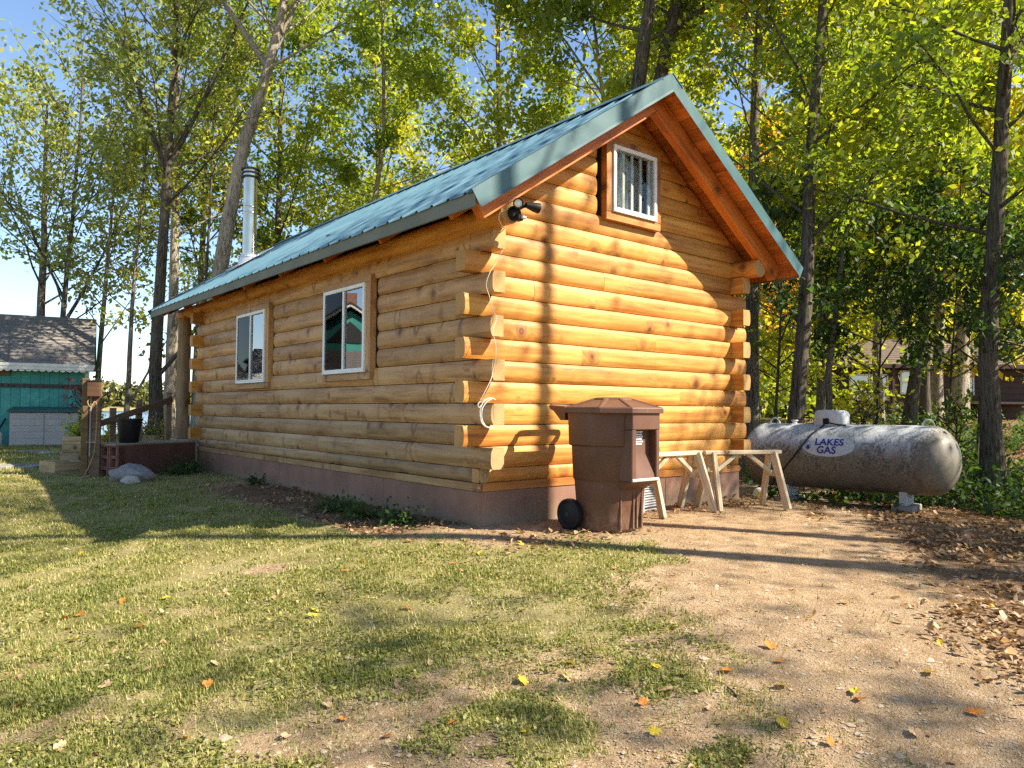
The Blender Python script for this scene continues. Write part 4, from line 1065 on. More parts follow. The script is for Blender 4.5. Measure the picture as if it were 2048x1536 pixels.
# planters
def planter(label, loc, rz, lx, ly, hz, rows):
    p = thing('planter_box', label, 'planter', (loc[0], loc[1], Hs(*loc)-.02), rz, 'wooden planter boxes by the shed path')
    hh = hz/rows
    for r_ in range(rows):
        for a, c in (((-lx/2, -ly/2, 0), (lx/2, -ly/2+.035, hh-.003)), ((-lx/2, ly/2-.035, 0), (lx/2, ly/2, hh-.003)), ((-lx/2, -ly/2+.036, 0), (-lx/2+.035, ly/2-.036, hh-.003)), ((lx/2-.035, -ly/2+.036, 0), (lx/2, ly/2-.036, hh-.003))):
            a = Vector(a)+Vector((0, 0, r_*hh)); c = Vector(c)+Vector((0, 0, r_*hh)); board('plank', a, c, M['bed_wood'], p, (1, .98, .95))
    MB().box((-lx/2+.034, -ly/2+.034, 0.02), (lx/2-.034, ly/2-.034, hz-.04)).build('soil', M['soil'], p)
    return p
planter('low empty wooden planter frame on the lawn left of the utility post', (-1.90, 8.15), R(12), .42, .6, .20, 1)
planter('low planter frame just behind the utility post', (-1.50, 9.5), R(-8), .45, .6, .26, 1)
planter('tall pale planter box full of leafy plants before the deck box', (-1.08, 11.3), R(-30), .55, .55, .46, 3)
planter('small planter with pink flowers behind the handrail', (.15, 12.3), R(-36), .8, .45, .42, 2)
for k, (x, y) in enumerate(((-2.72, 10.05), (-2.42, 9.85), (-2.12, 9.65))):
    s_ = MB().box((-.14, -.34, -.02), (.14, .34, .035)).build('stepping_stone', M['slate'], None, bevel=.01, loc=(x, y, Hs(x, y)), rz=R(-32+4*k))
    tag(s_, ('leftmost grey paver by the low planter frame', 'middle grey paver by the low planter frame', 'grey paver nearest the low planter frame')[k], 'paver', 'grey pavers on the lawn')
for k, (x, y) in enumerate(((-1.55, 14.2), (-1.25, 13.4))):
    s_ = MB().box((-.3, -.25, -.02), (.3, .25, .035)).build('stepping_stone', M['slate'], None, bevel=.01, loc=(x, y, Hs(x, y)), rz=R(-20))
    tag(s_, ('far paver on the path before the deck box', 'paver on the path beside the tall planter')[k], 'paver', 'grey pavers on the lawn')
def boulder(name, label, loc, s, mat, seed, rz):
    bm = bmesh.new(); bmesh.ops.create_icosphere(bm, subdivisions=4, radius=1)
    rs = np.random.default_rng(seed); ph = rs.uniform(0, 20, 3)
    for v in bm.verts:
        n = v.co.normalized(); k = 1 + .16*math.sin(n.x*2.1+ph[0])*math.cos(n.y*2.6+ph[1]) + .07*math.sin(n.x*5+n.z*6+ph[2]) + .03*math.sin(n.y*13+n.x*11)
        v.co = Vector((n.x*k*s[0], n.y*k*s[1], max(n.z*k, -.5)*s[2]))
    for f in bm.faces: f.smooth = True
    me = bpy.data.meshes.new(name); bm.to_mesh(me); bm.free(); me.materials.append(mat)
    o = new_obj(name, me, None, loc, rz); tag(o, label, 'rock'); return o
boulder('fieldstone', 'grey rounded boulder on the grass before the brown platform', (-1.33, 6.28, Hs(-1.33, 6.28)+.06), (.30, .20, .155), M['rock'], 3, R(-30))
boulder('fieldstone', 'small pale stone leaning on the grey boulder', (-1.42, 6.00, Hs(-1.42, 6.0)+.03), (.13, .09, .075), M['palerock'], 5, R(-40))

# ------------------------------------------------------------------ shed with teal boards
RZV = math.atan2(-.635475, .772088)
shed = thing('garden_shed', 'teal board shed with grey shingle roof at the left', 'shed', (.02, 17.52, Hs(.02, 17.52)), R(-11))
SW = 4.4
bmh = MB().box((-.104, -.012, -.1), (.104, .03, 2.2)).mesh('wall_board', M['teal'], bevel=.004)
for k in range(int(SW/.212)):
    o = new_obj('wall_board', bmh, shed, (-.106-k*.212, 0, 0)); kk = random.uniform(.88, 1.08); o.color = (kk, kk, kk, 1)
MB().box((-SW, .031, -.1), (0, .06, 2.2)).build('wall', M['teal'], shed)
MB().box((-.02, .061, -.1), (0, 3.2, 2.2)).build('side_wall', M['teal'], shed)
MB().add([(0, 0, 2.2), (0, 3.2, 2.2), (0, 1.6, 3.35), (-.03, 0, 2.2), (-.03, 3.2, 2.2), (-.03, 1.6, 3.35)], [(0, 1, 2), (5, 4, 3), (0, 2, 5, 3), (1, 4, 5, 2), (0, 3, 4, 1)]).build('gable', M['teal'], shed)
MB().box((-.05, -.03, -.1), (.03, -.013, 2.2)).build('corner_board', M['white_trim'], shed)
def roof_slab(parent, x0, x1, y0, z0, y1, z1, th, mat, name='roof'):
    me = bpy.data.meshes.new(name); Ls_ = math.hypot(y1-y0, z1-z0); nx_, nz_ = -(z1-z0)/Ls_*th, (y1-y0)/Ls_*th
    vs = [(x0, y0, z0), (x1, y0, z0), (x1, y1, z1), (x0, y1, z1)]; vs += [(x, y-nx_, z-nz_) for x, y, z in vs]
    me.from_pydata(vs, [], [(0, 1, 2, 3), (7, 6, 5, 4), (0, 4, 5, 1), (1, 5, 6, 2), (2, 6, 7, 3), (3, 7, 4, 0)])
    uv = me.uv_layers.new(name='UVMap'); co = [(0, 0), (x1-x0, 0), (x1-x0, Ls_), (0, Ls_)]
    for k in range(4): uv.data[k].uv = co[k]
    me.materials.append(mat); return new_obj(name, me, parent)
# shingle courses as stepped strips
def shingle_roof(parent, x0, x1, y0, z0, y1, z1, mat, rows, back=True):
    for j in range(rows):
        t0, t1 = j/rows, (j+1.12)/rows
        ya, za = y0+(y1-y0)*t0, z0+(z1-z0)*t0; yb, zb_ = y0+(y1-y0)*min(t1, 1), z0+(z1-z0)*min(t1, 1)
        roof_slab(parent, x0, x1, ya, za+.020, yb, zb_+.002, .02, mat, 'shingle_course')
    if back: roof_slab(parent, x1, x0, 2*y1-y0, z0, y1, z1, .03, mat, 'roof_back')
shingle_roof(shed, -SW-.2, .17, -.36, 2.10, 1.6, 3.52, M['shingle'], 14)
MB().box((-SW-.2, -.375, 1.96), (.18, -.345, 2.12)).build('fascia', M['white_trim'], shed)
MB().box((-SW-.2, -.39, 2.045), (.185, -.376, 2.12)).build('drip_edge', M['white_trim'], shed)
MB().box((-SW-.2, -.345, 1.98), (.17, 0, 2.0)).build('soffit', M['white_trim'], shed)
sc = MB(); 
for k in range(30):
    x = -.02-k*.15; sc.add([(x, -.355, 1.965)]+[(x-.075-.075*math.cos(a), -.355, 1.965-.055*math.sin(a)) for a in np.linspace(math.pi, 0, 8)][::-1]+[(x-.15, -.355, 1.965)], [tuple(range(10))])
sc.build('scalloped_trim', M['white_trim'], shed)
rk = MB(); rk.box((-SW, -.05, 1.50), (-.12, -.0125, 1.60)); rko = rk.build('tool_rack', M['darkmetal'], shed)
rk = MB().box((-.012, -.10, -.02), (.012, -.05, .02)).mesh('rack_hook', M['darkmetal'])
for k in range(24): new_obj('rack_hook', rk, rko, (-.2-k*.12, 0, 1.55))
MB().box((-2.4, -.06, 1.80), (-1.72, -.0125, 1.98)).build('plaque', M['rail_wood'], shed)
MB().box((-2.2, -.075, 1.83), (-1.95, -.061, 1.94)).build('plaque_panel', M['pale_in'], shed)
# storage box in front of the shed
dbx = thing('deck_box', 'tan two-door storage box with dark green lid before the shed', 'storage box', (-1.00, 16.95, Hs(-1.0, 16.95)), R(-11))
MB().box((-.74, .02, 0), (.74, .62, .86)).build('shell', M['box_tan'], dbx, bevel=.02)
for sx in (-1, 1):
    x0, x1 = (-.735, -.004) if sx < 0 else (.004, .735)
    dr = MB().box((x0, -.01, .03), (x1, .019, .85)).build('door', M['box_tan'], dbx, bevel=.008)
    for k in range(5): MB().box((x0+.02, -.018, .05+k*.16), (x1-.02, -.0102, .05+k*.16+.148)).build('door_panel', M['box_tan'], dr, bevel=.004)
MB().loft([[Vector(p) for p in ((-.80, -.07, .86), (.80, -.07, .86), (.80, .66, .86), (-.80, .66, .86))], [Vector(p) for p in ((-.80, -.07, .92), (.80, -.07, .92), (.80, .66, .95), (-.80, .66, .95))], [Vector(p) for p in ((-.72, .02, .955), (.72, .02, .955), (.72, .62, 1.0), (-.72, .62, 1.0))]]).build('lid', M['box_green'], dbx, bevel=.012)
tb = thing('garden_tools', 'dark long-handled garden tools leaning together by the shed wall', 'tools', (-2.15, 17.4, Hs(-2.15, 17.4)), R(-11))
for a, c in (((-.25, -.3, .02), (.15, .75, .95)), ((-.1, -.35, .02), (-.2, .75, 1.1)), ((.1, -.4, .02), (.35, .7, .8))): MB().tube([a, c], .02, 8).build('handle', M['black'], tb)
for a in (-.25, -.08, .1): MB().box((a-.14, -.42, 0), (a+.14, -.30, .12)).build('tool_head', M['darkmetal'], tb, bevel=.02)
jb = thing('jug', 'pale plastic jug standing at the left of the deck box', 'jug', (-1.98, 17.3, Hs(-1.98, 17.3)))
MB().lathe([(.13, 0), (.14, .02), (.14, .30), (.06, .40), (.045, .42), (.045, .47), (0, .47)], 20).build('bottle', M['jug'], jb, smooth=True)

# brown house among the trees at the right
hz = 0.78
hs_ = thing('brown_house', 'dark brown house with low roof beyond the trees', 'house', (25.5, 9.5, hz), RZV)
HW = 9.0
for k in range(11): MB().box((-.3, -.02 - (.0), -.4+k*.24), (HW, .03, -.4+k*.24+.236)).build('siding_board', M['house'], hs_, bevel=.01)
MB().box((-.3, .031, -.5), (HW, 5, 2.35)).build('wall', M['house'], hs_)
shingle_roof(hs_, -.9, HW+.3, -.7, 2.15, 3.6, 3.55, M['shingle2'], 12)
MB().box((-.9, -.74, 2.02), (HW+.3, -.705, 2.16)).build('fascia', M['house'], hs_)
def hwin(x, z, wd, ht):
    f = MB(); t = .07
    for a, c in (((x, -.06, z), (x+t, -.021, z+ht)), ((x+wd-t, -.06, z), (x+wd, -.021, z+ht)), ((x+t, -.06, z), (x+wd-t, -.021, z+t)), ((x+t, -.06, z+ht-t), (x+wd-t, -.021, z+ht)), ((x+t, -.05, z+ht/2-.025), (x+wd-t, -.021, z+ht/2+.025))): f.box(a, c)
    o = f.build('window', M['white_trim'], hs_); MB().box((x+.03, -.03, z+.03), (x+wd-.03, -.0215, z+ht-.03)).build('pane', M['glass'], o)
hwin(4.55, 1.0, .62, .95); hwin(.15, .75, .85, 1.05); hwin(1.02, .75, .7, 1.05); hwin(2.2, 1.0, .6, .95)
for x, z0, z1 in ((1.6, 0, 2.0), (5.55, .0, 2.0)): MB().box((x, -.62, -.4), (x+.10, -.52, 2.05)).build('post', M['house'], hs_)
MB().box((3.6, -1.6, .62), (7.2, -.03, .70)).build('deck_roof', M['shingle2'], hs_)

# neighbour cottage seen only in the window reflections
ct = thing('teal_cottage', 'teal cottage with white gable trim mirrored in the side windows', 'cottage', (-9.2, 20.2, 0), R(27))
MB().box((-3, 0, -.3), (3, 5, 3.1)).build('wall', M['trim'], ct)
MB().add([(-3.0, -.02, 2.9), (3.0, -.02, 2.9), (0, -.02, 4.7), (-3.0, .05, 2.9), (3.0, .05, 2.9), (0, .05, 4.7)], [(0, 1, 2), (5, 4, 3), (0, 2, 5, 3), (2, 1, 4, 5), (1, 0, 3, 4)]).build('gable', M['teal'], ct)
for s in (-1, 1):
    b = MB(); b.bar((s*3.5, -.30, 2.75), (0, -.30, 4.85), .06, .26, (0, 1, 0)); b.build('gable_trim', M['white_trim'], ct)
    b = MB(); b.add([(s*3.7, -.33, 2.72), (0, -.33, 5.0), (0, 5.2, 5.0), (s*3.7, 5.2, 2.72), (s*3.7, -.33, 2.66), (0, -.33, 4.93), (0, 5.2, 4.93), (s*3.7, 5.2, 2.66)], [(0, 1, 2, 3), (7, 6, 5, 4), (0, 4, 5, 1), (1, 5, 6, 2), (2, 6, 7, 3), (3, 7, 4, 0)]); b.build('roof', M['shingle2'], ct)
b = MB(); b.add([(-.9, -.06, 3.5), (.9, -.06, 3.5), (0, -.06, 4.3), (-.9, -.03, 3.5), (.9, -.03, 3.5), (0, -.03, 4.3)], [(0, 1, 2), (5, 4, 3), (0, 2, 5, 3), (2, 1, 4, 5), (1, 0, 3, 4)]); b.build('gable_window', M['darkmetal'], ct)
shingle_roof(ct, -3.4, 3.4, -2.4, 2.15, -.05, 3.2, M['shingle'], 10, back=False)
MB().box((-3.4, -2.44, 2.0), (3.4, -2.41, 2.18)).build('porch_fascia', M['white_trim'], ct)
MB().box((-.25, 2.2, 4.6), (.25, 2.7, 5.7)).build('chimney', M['cell'], ct)

# ------------------------------------------------------------------ trees
CR = np.array([.772446, -.635079]); CF = np.array([.635079, .772446])
def tubes_np(tubes):
    V_, F_ = [], []; off = 0
    for pts, rad, n in tubes:
        pts = np.asarray(pts, float); rad = np.asarray(rad, float); m = len(pts)
        d = np.gradient(pts, axis=0); d /= np.linalg.norm(d, axis=1)[:, None] + 1e-9
        ref = np.array([.31, .77, .1]) if abs(d[0, 2]) > .5 else np.array([0, 0, 1.0])
        a = np.cross(d, ref); a /= np.linalg.norm(a, axis=1)[:, None] + 1e-9; b = np.cross(d, a)
        th = 2*np.pi*np.arange(n)/n
        ring = pts[:, None, :] + (a[:, None, :]*np.cos(th)[None, :, None] + b[:, None, :]*np.sin(th)[None, :, None])*rad[:, None, None]
        V_.append(ring.reshape(-1, 3))
        i = np.arange(m-1)[:, None]*n; k = np.arange(n)[None, :]; k2 = (k+1) % n
        F_.append((np.stack([i+k, i+k2, i+n+k2, i+n+k], 2)).reshape(-1, 4) + off); off += m*n
    return np.concatenate(V_), np.concatenate(F_)
def grow(h, r0, way, zc, spread, nb, nleaf, lsize, tone, seed, droop=0.0, sig=.20, bfr=.28, twigs=5, tstd=.16, fork=None, low=None):
    """tree at the origin: trunk tubes and leaf quads. way = [(z, offset along the lean direction, cross offset)]"""
    rs = np.random.default_rng(seed)
    zs = np.linspace(0, h, 15); wz = [0]+[w_[0] for w_ in way]+[h*1.3]; 
    wr = [0]+[w_[1] for w_ in way]; wr.append(wr[-1] + (wr[-1]-wr[-2])/max(.5, wz[-2]-wz[-3])*(wz[-1]-wz[-2])*.7 if len(wr) > 1 else 0)
    offR = np.interp(zs, wz, wr); wob = .012*h
    cx = np.cumsum(rs.normal(0, .25, 15))*wob*.35; cy_ = np.cumsum(rs.normal(0, .25, 15))*wob*.6; cx[:2] = 0; cy_[:2] = 0
    xy = offR[:, None]*CR + cx[:, None]*CR*.6 + cy_[:, None]*CF
    trunk = np.column_stack([xy, zs]); trunk[0, 2] = -.25
    rad = r0*(1-.80*(zs/h)**1.05); rad[0] *= 1.45; rad[1] *= 1.06
    tubes = [(trunk, rad, 10)]; cl = []; ctone = []
    def tp(z): return np.array([np.interp(z, zs, trunk[:, 0]), np.interp(z, zs, trunk[:, 1]), z])
    def tr(z): return np.interp(z, zs, rad)
    brs = []
    if fork:
        for (fz, azR, el, ln, fr) in fork:
            brs.append((fz, azR, R(el), ln, fr))
    for k in range(nb):
        f = (k+.5)/nb; z = zc + (h*.97-zc)*f**.9 + rs.uniform(-.2, .2)
        az = k*2.39996 + rs.uniform(-.5, .5)
        ln = spread*(1-.6*f**1.5)*rs.uniform(.65, 1.15); el = R(rs.uniform(10, 44) + 22*f)
        brs.append((min(z, h*.98), az, el, ln, bfr))
    for (z, az, el, ln, fr) in brs:
        p0 = tp(z); hd_ = math.cos(az)*CR + math.sin(az)*CF
        d = np.array([hd_[0]*math.cos(el), hd_[1]*math.cos(el), math.sin(el)])
        s = np.linspace(0, 1, 6); pts = p0 + d*ln*s[:, None]
        pts[:, 2] += (s**2)*ln*(.12-droop); pts += np.cumsum(rs.normal(0, .035, (6, 3)), 0)*ln*.5*s[:, None]
        rb = max(.012, tr(z)*fr); tubes.append((pts, rb*(1-.82*s)+.004, 5))
        nt_ = max(3, int(twigs*ln/2.2)+2); btone = tone + rs.normal(0, tstd*.7)
        for q in range(nt_):
            u = .30+.70*(q+rs.random())/nt_; j = u*5; a = int(min(4, j)); pp = pts[a] + (pts[a+1]-pts[a])*(j-a)
            dd = d + rs.normal(0, .62, 3); dd[2] += .1-droop; dd /= np.linalg.norm(dd)
            tl = ln*rs.uniform(.22, .42)+.15; ss = np.linspace(0, 1, 4)
            tw = pp + dd*tl*ss[:, None]; tw[:, 2] += (.1-droop)*tl*ss**2; tw += rs.normal(0, .03, (4, 3))*ss[:, None]
            tubes.append((tw, np.array([.011, .008, .005, .003])*(1+r0), 3))
            for e in (.4, .7, 1.0):
                jj = e*3; aa = int(min(2, jj)); cl.append(tw[aa] + (tw[aa+1]-tw[aa])*(jj-aa)); ctone.append(btone + rs.normal(0, tstd*.5))
    cl = np.array(cl); ctone = np.array(ctone)
    V_, F_ = tubes_np(tubes)
    if nleaf:
        wgt = rs.gamma(.65, 1, len(cl)); wgt /= wgt.sum()
        idx = rs.choice(len(cl), nleaf, p=wgt)
        c = cl[idx] + rs.normal(0, sig, (nleaf, 3))*np.array([1, 1, .75])
        tn_ = np.clip(ctone[idx] + rs.normal(0, .10, nleaf), 0, 1)
        lv_ = leaf_quads(c, lsize*rs.uniform(.65, 1.25, nleaf), tn_, rng=rs)
    else: lv_ = None
    return V_, F_, lv_
def plant_tree(name, label, xy, cat, group, barkm, leafm, tint=(1,1,1), btint=(1,1,1), zoff=0, **kw):
    Vt, Ft, lv_ = grow(**kw)
    t = thing(name, label, cat, (xy[0], xy[1], Hs(*xy)+zoff), 0, group)
    me = np_mesh('trunk', Vt, Ft, M[barkm], smooth=True); o = new_obj('trunk', me, t); o.color = (*btint, 1)
    if lv_ is not None:
        o = new_obj('crown', np_mesh('crown', lv_[0], lv_[1], M[leafm], {'tone': lv_[2]}), t); o.color = (*tint, 1)
    return t
GB = 'trees around the cabin'
def TT(label, xy, h, r0, way, zc, spread, nb, nleaf, lsize, tone, seed, barkm='bark_grey', leafm='leaf_green', name='tree', **kw):
    lsize *= 1.22; nleaf = int(nleaf*(1.0 if leafm == 'leaf_oak' else 1.3)); r0 *= .92
    bt = kw.pop('btint', (1,1,1)); tint = kw.pop('tint', (1,1,1))
    return plant_tree(name, label, xy, 'tree', GB, barkm, leafm, tint, bt, h=h, r0=r0, way=way, zc=zc, spread=spread, nb=nb, nleaf=nleaf, lsize=lsize, tone=tone, seed=seed, **kw)
# left, towards the lake
TT('brown trunked tree rising straight behind the teal shed roof', (-.42, 23.05), 10.8, .19, [(6, .05)], 4.2, 4.4, 24, 4800, .15, .40, 1, leafm='leaf_oak')
TT('thin dark forked tree just right of the trunk behind the shed', (-.20, 20.6), 11.5, .11, [(4, .1), (7, .3)], 3.2, 4.0, 22, 3600, .14, .40, 2, 'bark_dark', 'leaf_oak', fork=[(3.4, .4, 62, 4.5, .7), (4.2, 3.0, 60, 4, .6)])
TT('slim tree leaning right at the shed corner', (.62, 19.6), 9.5, .10, [(2.2, .06), (6, .28)], 2.6, 2.0, 16, 2600, .14, .42, 3, 'bark_grey', 'leaf_oak')
TT('slender crooked tree between the shed and the double trunk', (.84, 16.84), 8.5, .085, [(1.2, .02), (4, .12), (6.5, .3)], 3.0, 2.2, 16, 1500, .13, .35, 4, 'bark_grey', 'leaf_oak', fork=[(1.0, .1, 58, 2.0, .6)])
TT('dark barked tree forking high, left of the porch post', (.92, 14.18), 13.5, .175, [(2.5, .03), (6.9, .22)], 5.6, 3.6, 26, 6000, .13, .42, 5, 'bark_dark', 'leaf_oak', fork=[(6.6, 2.9, 68, 5.0, .75), (6.8, .2, 66, 5.0, .75), (1.7, .1, 48, 2.4, .4)])
TT('sunlit grey tree close behind the porch post', (1.70, 16.05), 12.5, .18, [(5, .0)], 5.5, 3.0, 22, 4000, .14, .45, 6, 'bark_pale', 'leaf_oak')
TT('large pale tree leaning right behind the stove pipe', (1.43, 12.47), 14, .235, [(1.5, .10), (4.16, .455), (6.83, .91), (8.4, 1.39), (9.4, 1.65)], 8.6, 4.2, 22, 6500, .13, .55, 7, 'bark_pale', 'leaf_green', fork=[(8.8, 2.7, 52, 5.5, .75), (9.0, .3, 70, 4.5, .7)])
TT('thin bare twigged tree between the double trunk and stove pipe', (2.13, 14.48), 9, .065, [(4, .02), (7, .1)], 4.0, 1.8, 18, 700, .12, .5, 8, 'bark_dark', 'leaf_yellow')
# behind the roof
TT('dark trunked leafy tree just right of the stove pipe', (5.44, 18.24), 15, .17, [(7, .05)], 4.6, 3.6, 30, 8200, .15, .48, 9, 'bark_dark', 'leaf_green')
TT('tree with olive leaves behind the far roof end', (4.0, 21.5), 14, .16, [(7, .2)], 4.5, 3.4, 28, 6500, .16, .52, 10, 'bark_grey', 'leaf_green')
TT('pale slim trunked tree with drooping leaves above the mid roof', (6.8, 14.53), 15, .14, [(7.2, .07), (9.4, .4), (12.7, .3)], 4.6, 3.0, 30, 8200, .13, .50, 11, 'bark_pale', 'leaf_green', droop=.12)
TT('yellowing tree behind the middle of the roof', (9.6, 18.5), 16, .17, [(8, -.3)], 4.5, 3.8, 30, 7000, .17, .42, 12, 'bark_grey', 'leaf_yellow')
TT('straight dark trunked tree above the roof left of the ridge', (8.55, 10.5), 15.5, .155, [(8, -.07), (10, -.1), (11.6, -.17)], 5.2, 3.2, 30, 8500, .14, .46, 13, 'bark_grey', 'leaf_green')
TT('curving pale slim tree left of the twin trunks', (7.95, 5.9), 13.5, .085, [(7.8, -.1), (9.8, -.37), (12, -.75)], 6.4, 2.8, 24, 8500, .13, .40, 14, 'bark_pale', 'leaf_green', fork=[(8.2, 2.8, 55, 3.5, .7)])
TT('left of the two big dark twin trunks over the ridge', (6.6, 4.33), 15, .24, [(5, .12), (7.1, .26), (8.7, .47), (12, 1.0)], 8.2, 3.6, 22, 7500, .13, .45, 15, 'bark_dark', 'leaf_green')
TT('right of the two big dark twin trunks over the ridge', (7.25, 4.45), 15, .24, [(5, .1), (7.1, .19), (8.7, .53), (12, 1.3)], 8.4, 3.6, 22, 7500, .13, .48, 16, 'bark_dark', 'leaf_green')
TT('tree with small yellow leaves behind the gable peak', (15.5, 11.5), 16, .18, [(8, .3)], 3.5, 3.8, 32, 12000, .17, .40, 17, 'bark_grey', 'leaf_yellow')
# right side
TT('straight tree hugging the right gable corner', (9.35, 3.36), 15, .165, [(3.6, .05), (7.2, .09), (9.2, .17)], 4.2, 3.0, 30, 9500, .13, .52, 18, 'bark_grey', 'leaf_yellow')
TT('big dark trunk leaning right behind the tank dome', (7.85, 1.62), 14, 0.152, [(1.5, .08), (3.29, .25), (4.7, .29), (6.2, .39), (7.9, .54)], 4.0, 2.9, 30, 8500, .12, .50, 19, 'bark_dark', 'leaf_green', btint=(1.1,1.1,1.1))
TT('straight trunk just behind the leaning dark trunk', (13.32, 3.98), 14, .16, [(6, .0)], 3.0, 3.2, 28, 9000, .15, .50, 20, 'bark_grey', 'leaf_green')
TT('reddish sunlit trunk before the house window', (16.39, 4.04), 14, .14, [(6, .05)], 3.2, 3.0, 26, 8500, .16, .52, 21, 'bark_pale', 'leaf_yellow')
TT('dark tree leaning right before the brown house', (15.92, 3.14), 13, .17, [(3.0, .48), (7, .78)], 3.4, 3.0, 26, 8500, .15, .46, 22, 'bark_dark', 'leaf_green')
TT('straight slim trunk before the middle of the brown house', (19.48, 4.09), 14, .15, [(6, .0)], 4.2, 3.2, 24, 8000, .17, .46, 23, 'bark_dark', 'leaf_yellow')
TT('gnarled pale trunk forking low before the house', (21.89, 4.7), 12, .20, [(2, .05), (5, .2)], 2.2, 3.2, 24, 6500, .17, .55, 24, 'bark_pale', 'leaf_yellow', fork=[(1.5, 2.9, 50, 2.4, .5), (1.7, .3, 48, 2.6, .5)])
TT('thick pale trunk leaning right near the house window', (21.2, 3.85), 14, .28, [(2.3, .22), (6, .45)], 4.5, 3.6, 24, 7500, .17, .5, 25, 'bark_pale', 'leaf_green')
TT('big furrowed trunk at the right edge behind the tank end', (9.13, -.99), 14, .165, [(2.72, -.09), (4.26, .04), (6.3, .18), (7.35, .27)], 3.2, 3.0, 30, 8500, .12, .46, 26, 'bark_grey', 'leaf_green', btint=(.6,.6,.58))
TT('thin tree leaning far right above the tank', (9.6, 1.9), 9, .075, [(2, .0), (4.6, .33), (5.9, .98), (7.1, 1.64)], 3.5, 2.2, 22, 4500, .12, .45, 27, 'bark_grey', 'leaf_green')
TT('orange tinged tree far beyond the gable corner', (24, 12.5), 12, .16, [(6, .1)], 2.0, 3.4, 26, 8500, .2, .85, 28, 'bark_grey', 'leaf_yellow')
TT('tall green tree behind the brown house roof', (33, 12.5), 15, .22, [(8, .1)], 3.0, 4.5, 30, 9000, .22, .5, 29, 'bark_grey', 'leaf_green')
TT('golden tree at the far right edge of the view', (17.8, -1.9), 13, .16, [(6, .1)], 2.4, 3.2, 28, 9000, .16, .78, 30, 'bark_grey', 'leaf_yellow')
# understory saplings with broad leaves
def SAP(label, xy, h, zc, spread, n, size, tone, seed, lean=.2, leafm='leaf_dark'):
    return plant_tree('sapling', label, xy, 'sapling', 'saplings at the woods edge', 'bark_dark', leafm, h=h, r0=.028, way=[(h*.6, lean)], zc=zc, spread=spread, nb=16, nleaf=n, lsize=size, tone=tone, seed=seed, sig=.15, twigs=5)
SAP('broad leaved sapling spreading beside the right eave', (8.7, 2.5), 5.2, 1.8, 1.7, 2000, .15, .5, 41)
SAP('dark leafy sapling right of the leaning trunk', (10.1, 1.3), 4.6, 1.5, 1.8, 2200, .15, .42, 42)
SAP('leafy sapling before the house, mid right', (11.2, .45), 5.0, 1.6, 1.9, 2300, .15, .5, 43)
SAP('sapling with hanging leaves left of the big furrowed trunk', (10.4, -.3), 4.4, 1.7, 1.7, 2000, .14, .45, 44)
SAP('sapling at the right edge before the furrowed trunk', (8.6, -1.75), 4.2, 1.9, 1.3, 1300, .13, .5, 45, lean=.3)
SAP('low bright sapling just behind the tank end', (9.9, -.15), 1.25, .35, .5, 260, .12, .75, 46, lean=.05)
SAP('small yellow green sapling behind the tank middle', (9.8, 1.4), 1.5, .4, .6, 300, .12, .85, 47, lean=.05, leafm='leaf_green')
SAP('tall sapling filling the gap right of the gable corner', (12.2, 4.6), 6.0, 1.0, 2.2, 3000, .15, .62, 48, leafm='leaf_green')
SAP('bushy sapling in front of the straight trunk', (14.5, 5.4), 4.5, .6, 2.2, 2600, .16, .7, 49, leafm='leaf_green')
SAP('sapling with yellow leaves at the far right', (11.8, -1.2), 3.6, .8, 1.5, 1600, .14, .8, 50, leafm='leaf_yellow')
SAP('small shrub with dark red leaves behind the handrail', (-.55, 13.4), 1.25, .7, .6, 110, .12, .4, 51, lean=-.1, leafm='leaf_red')
# shade trees beside the yard on the sunny side: two kinds, then copies
SHG = 'shade trees beside the yard'
shC = plant_tree('tree', 'high crowned shade tree right of the trash can, outside the view', (5.7, -6.8), 'tree', SHG, 'bark_grey', 'leaf_green', h=15, r0=.15, way=[(6, .1)], zc=10.4, spread=2.8, nb=18, nleaf=1000, lsize=.15, tone=.5, seed=63, sig=.3)
shA = plant_tree('tree', 'shade tree standing in the yard right of the camera', (8.6, -10.2), 'tree', SHG, 'bark_grey', 'leaf_green', h=8.4, r0=.16, way=[(6, .1)], zc=4.0, spread=2.9, nb=22, nleaf=3000, lsize=.15, tone=.5, seed=61, sig=.3)
shB = plant_tree('tree', 'thin crowned shade tree right of the yard', (11.2, -8.2), 'tree', SHG, 'bark_grey', 'leaf_green', h=15, r0=.17, way=[(6, -.2)], zc=4.5, spread=3.0, nb=24, nleaf=3400, lsize=.15, tone=.5, seed=62, sig=.3)
shE = plant_tree('tree', 'small round shade tree right of the bare dirt, outside the view', (6.1, -6.6), 'tree', SHG, 'bark_grey', 'leaf_green', h=4.6, r0=.09, way=[(4, .1)], zc=1.8, spread=1.9, nb=18, nleaf=1400, lsize=.14, tone=.5, seed=65, sig=.25)
shD = plant_tree('tree', 'slim high crowned shade tree right of the lawn, outside the view', (4.64, -7.1), 'tree', SHG, 'bark_grey', 'leaf_green', h=14, r0=.19, way=[(6, .1)], zc=9.0, spread=2.6, nb=16, nleaf=1200, lsize=.15, tone=.5, seed=64, sig=.3)
for k, (src, x, y, rz, lab) in enumerate(((shE, 7.7, -6.7, 2.0, 'second small round shade tree right of the dirt drive'), (shB, 4.0, -12.6, 2.5, 'shade tree right behind the camera'), (shA, 13.8, -5.6, 4.0, 'shade tree right of the propane tank'),
        (shB, 14.6, -13.0, .7, 'outer shade tree beyond the yard'))):
    c = copy_tree(src); c.location = (x, y, Hs(x, y)); c.rotation_euler = (0, 0, rz); c['label'] = lab

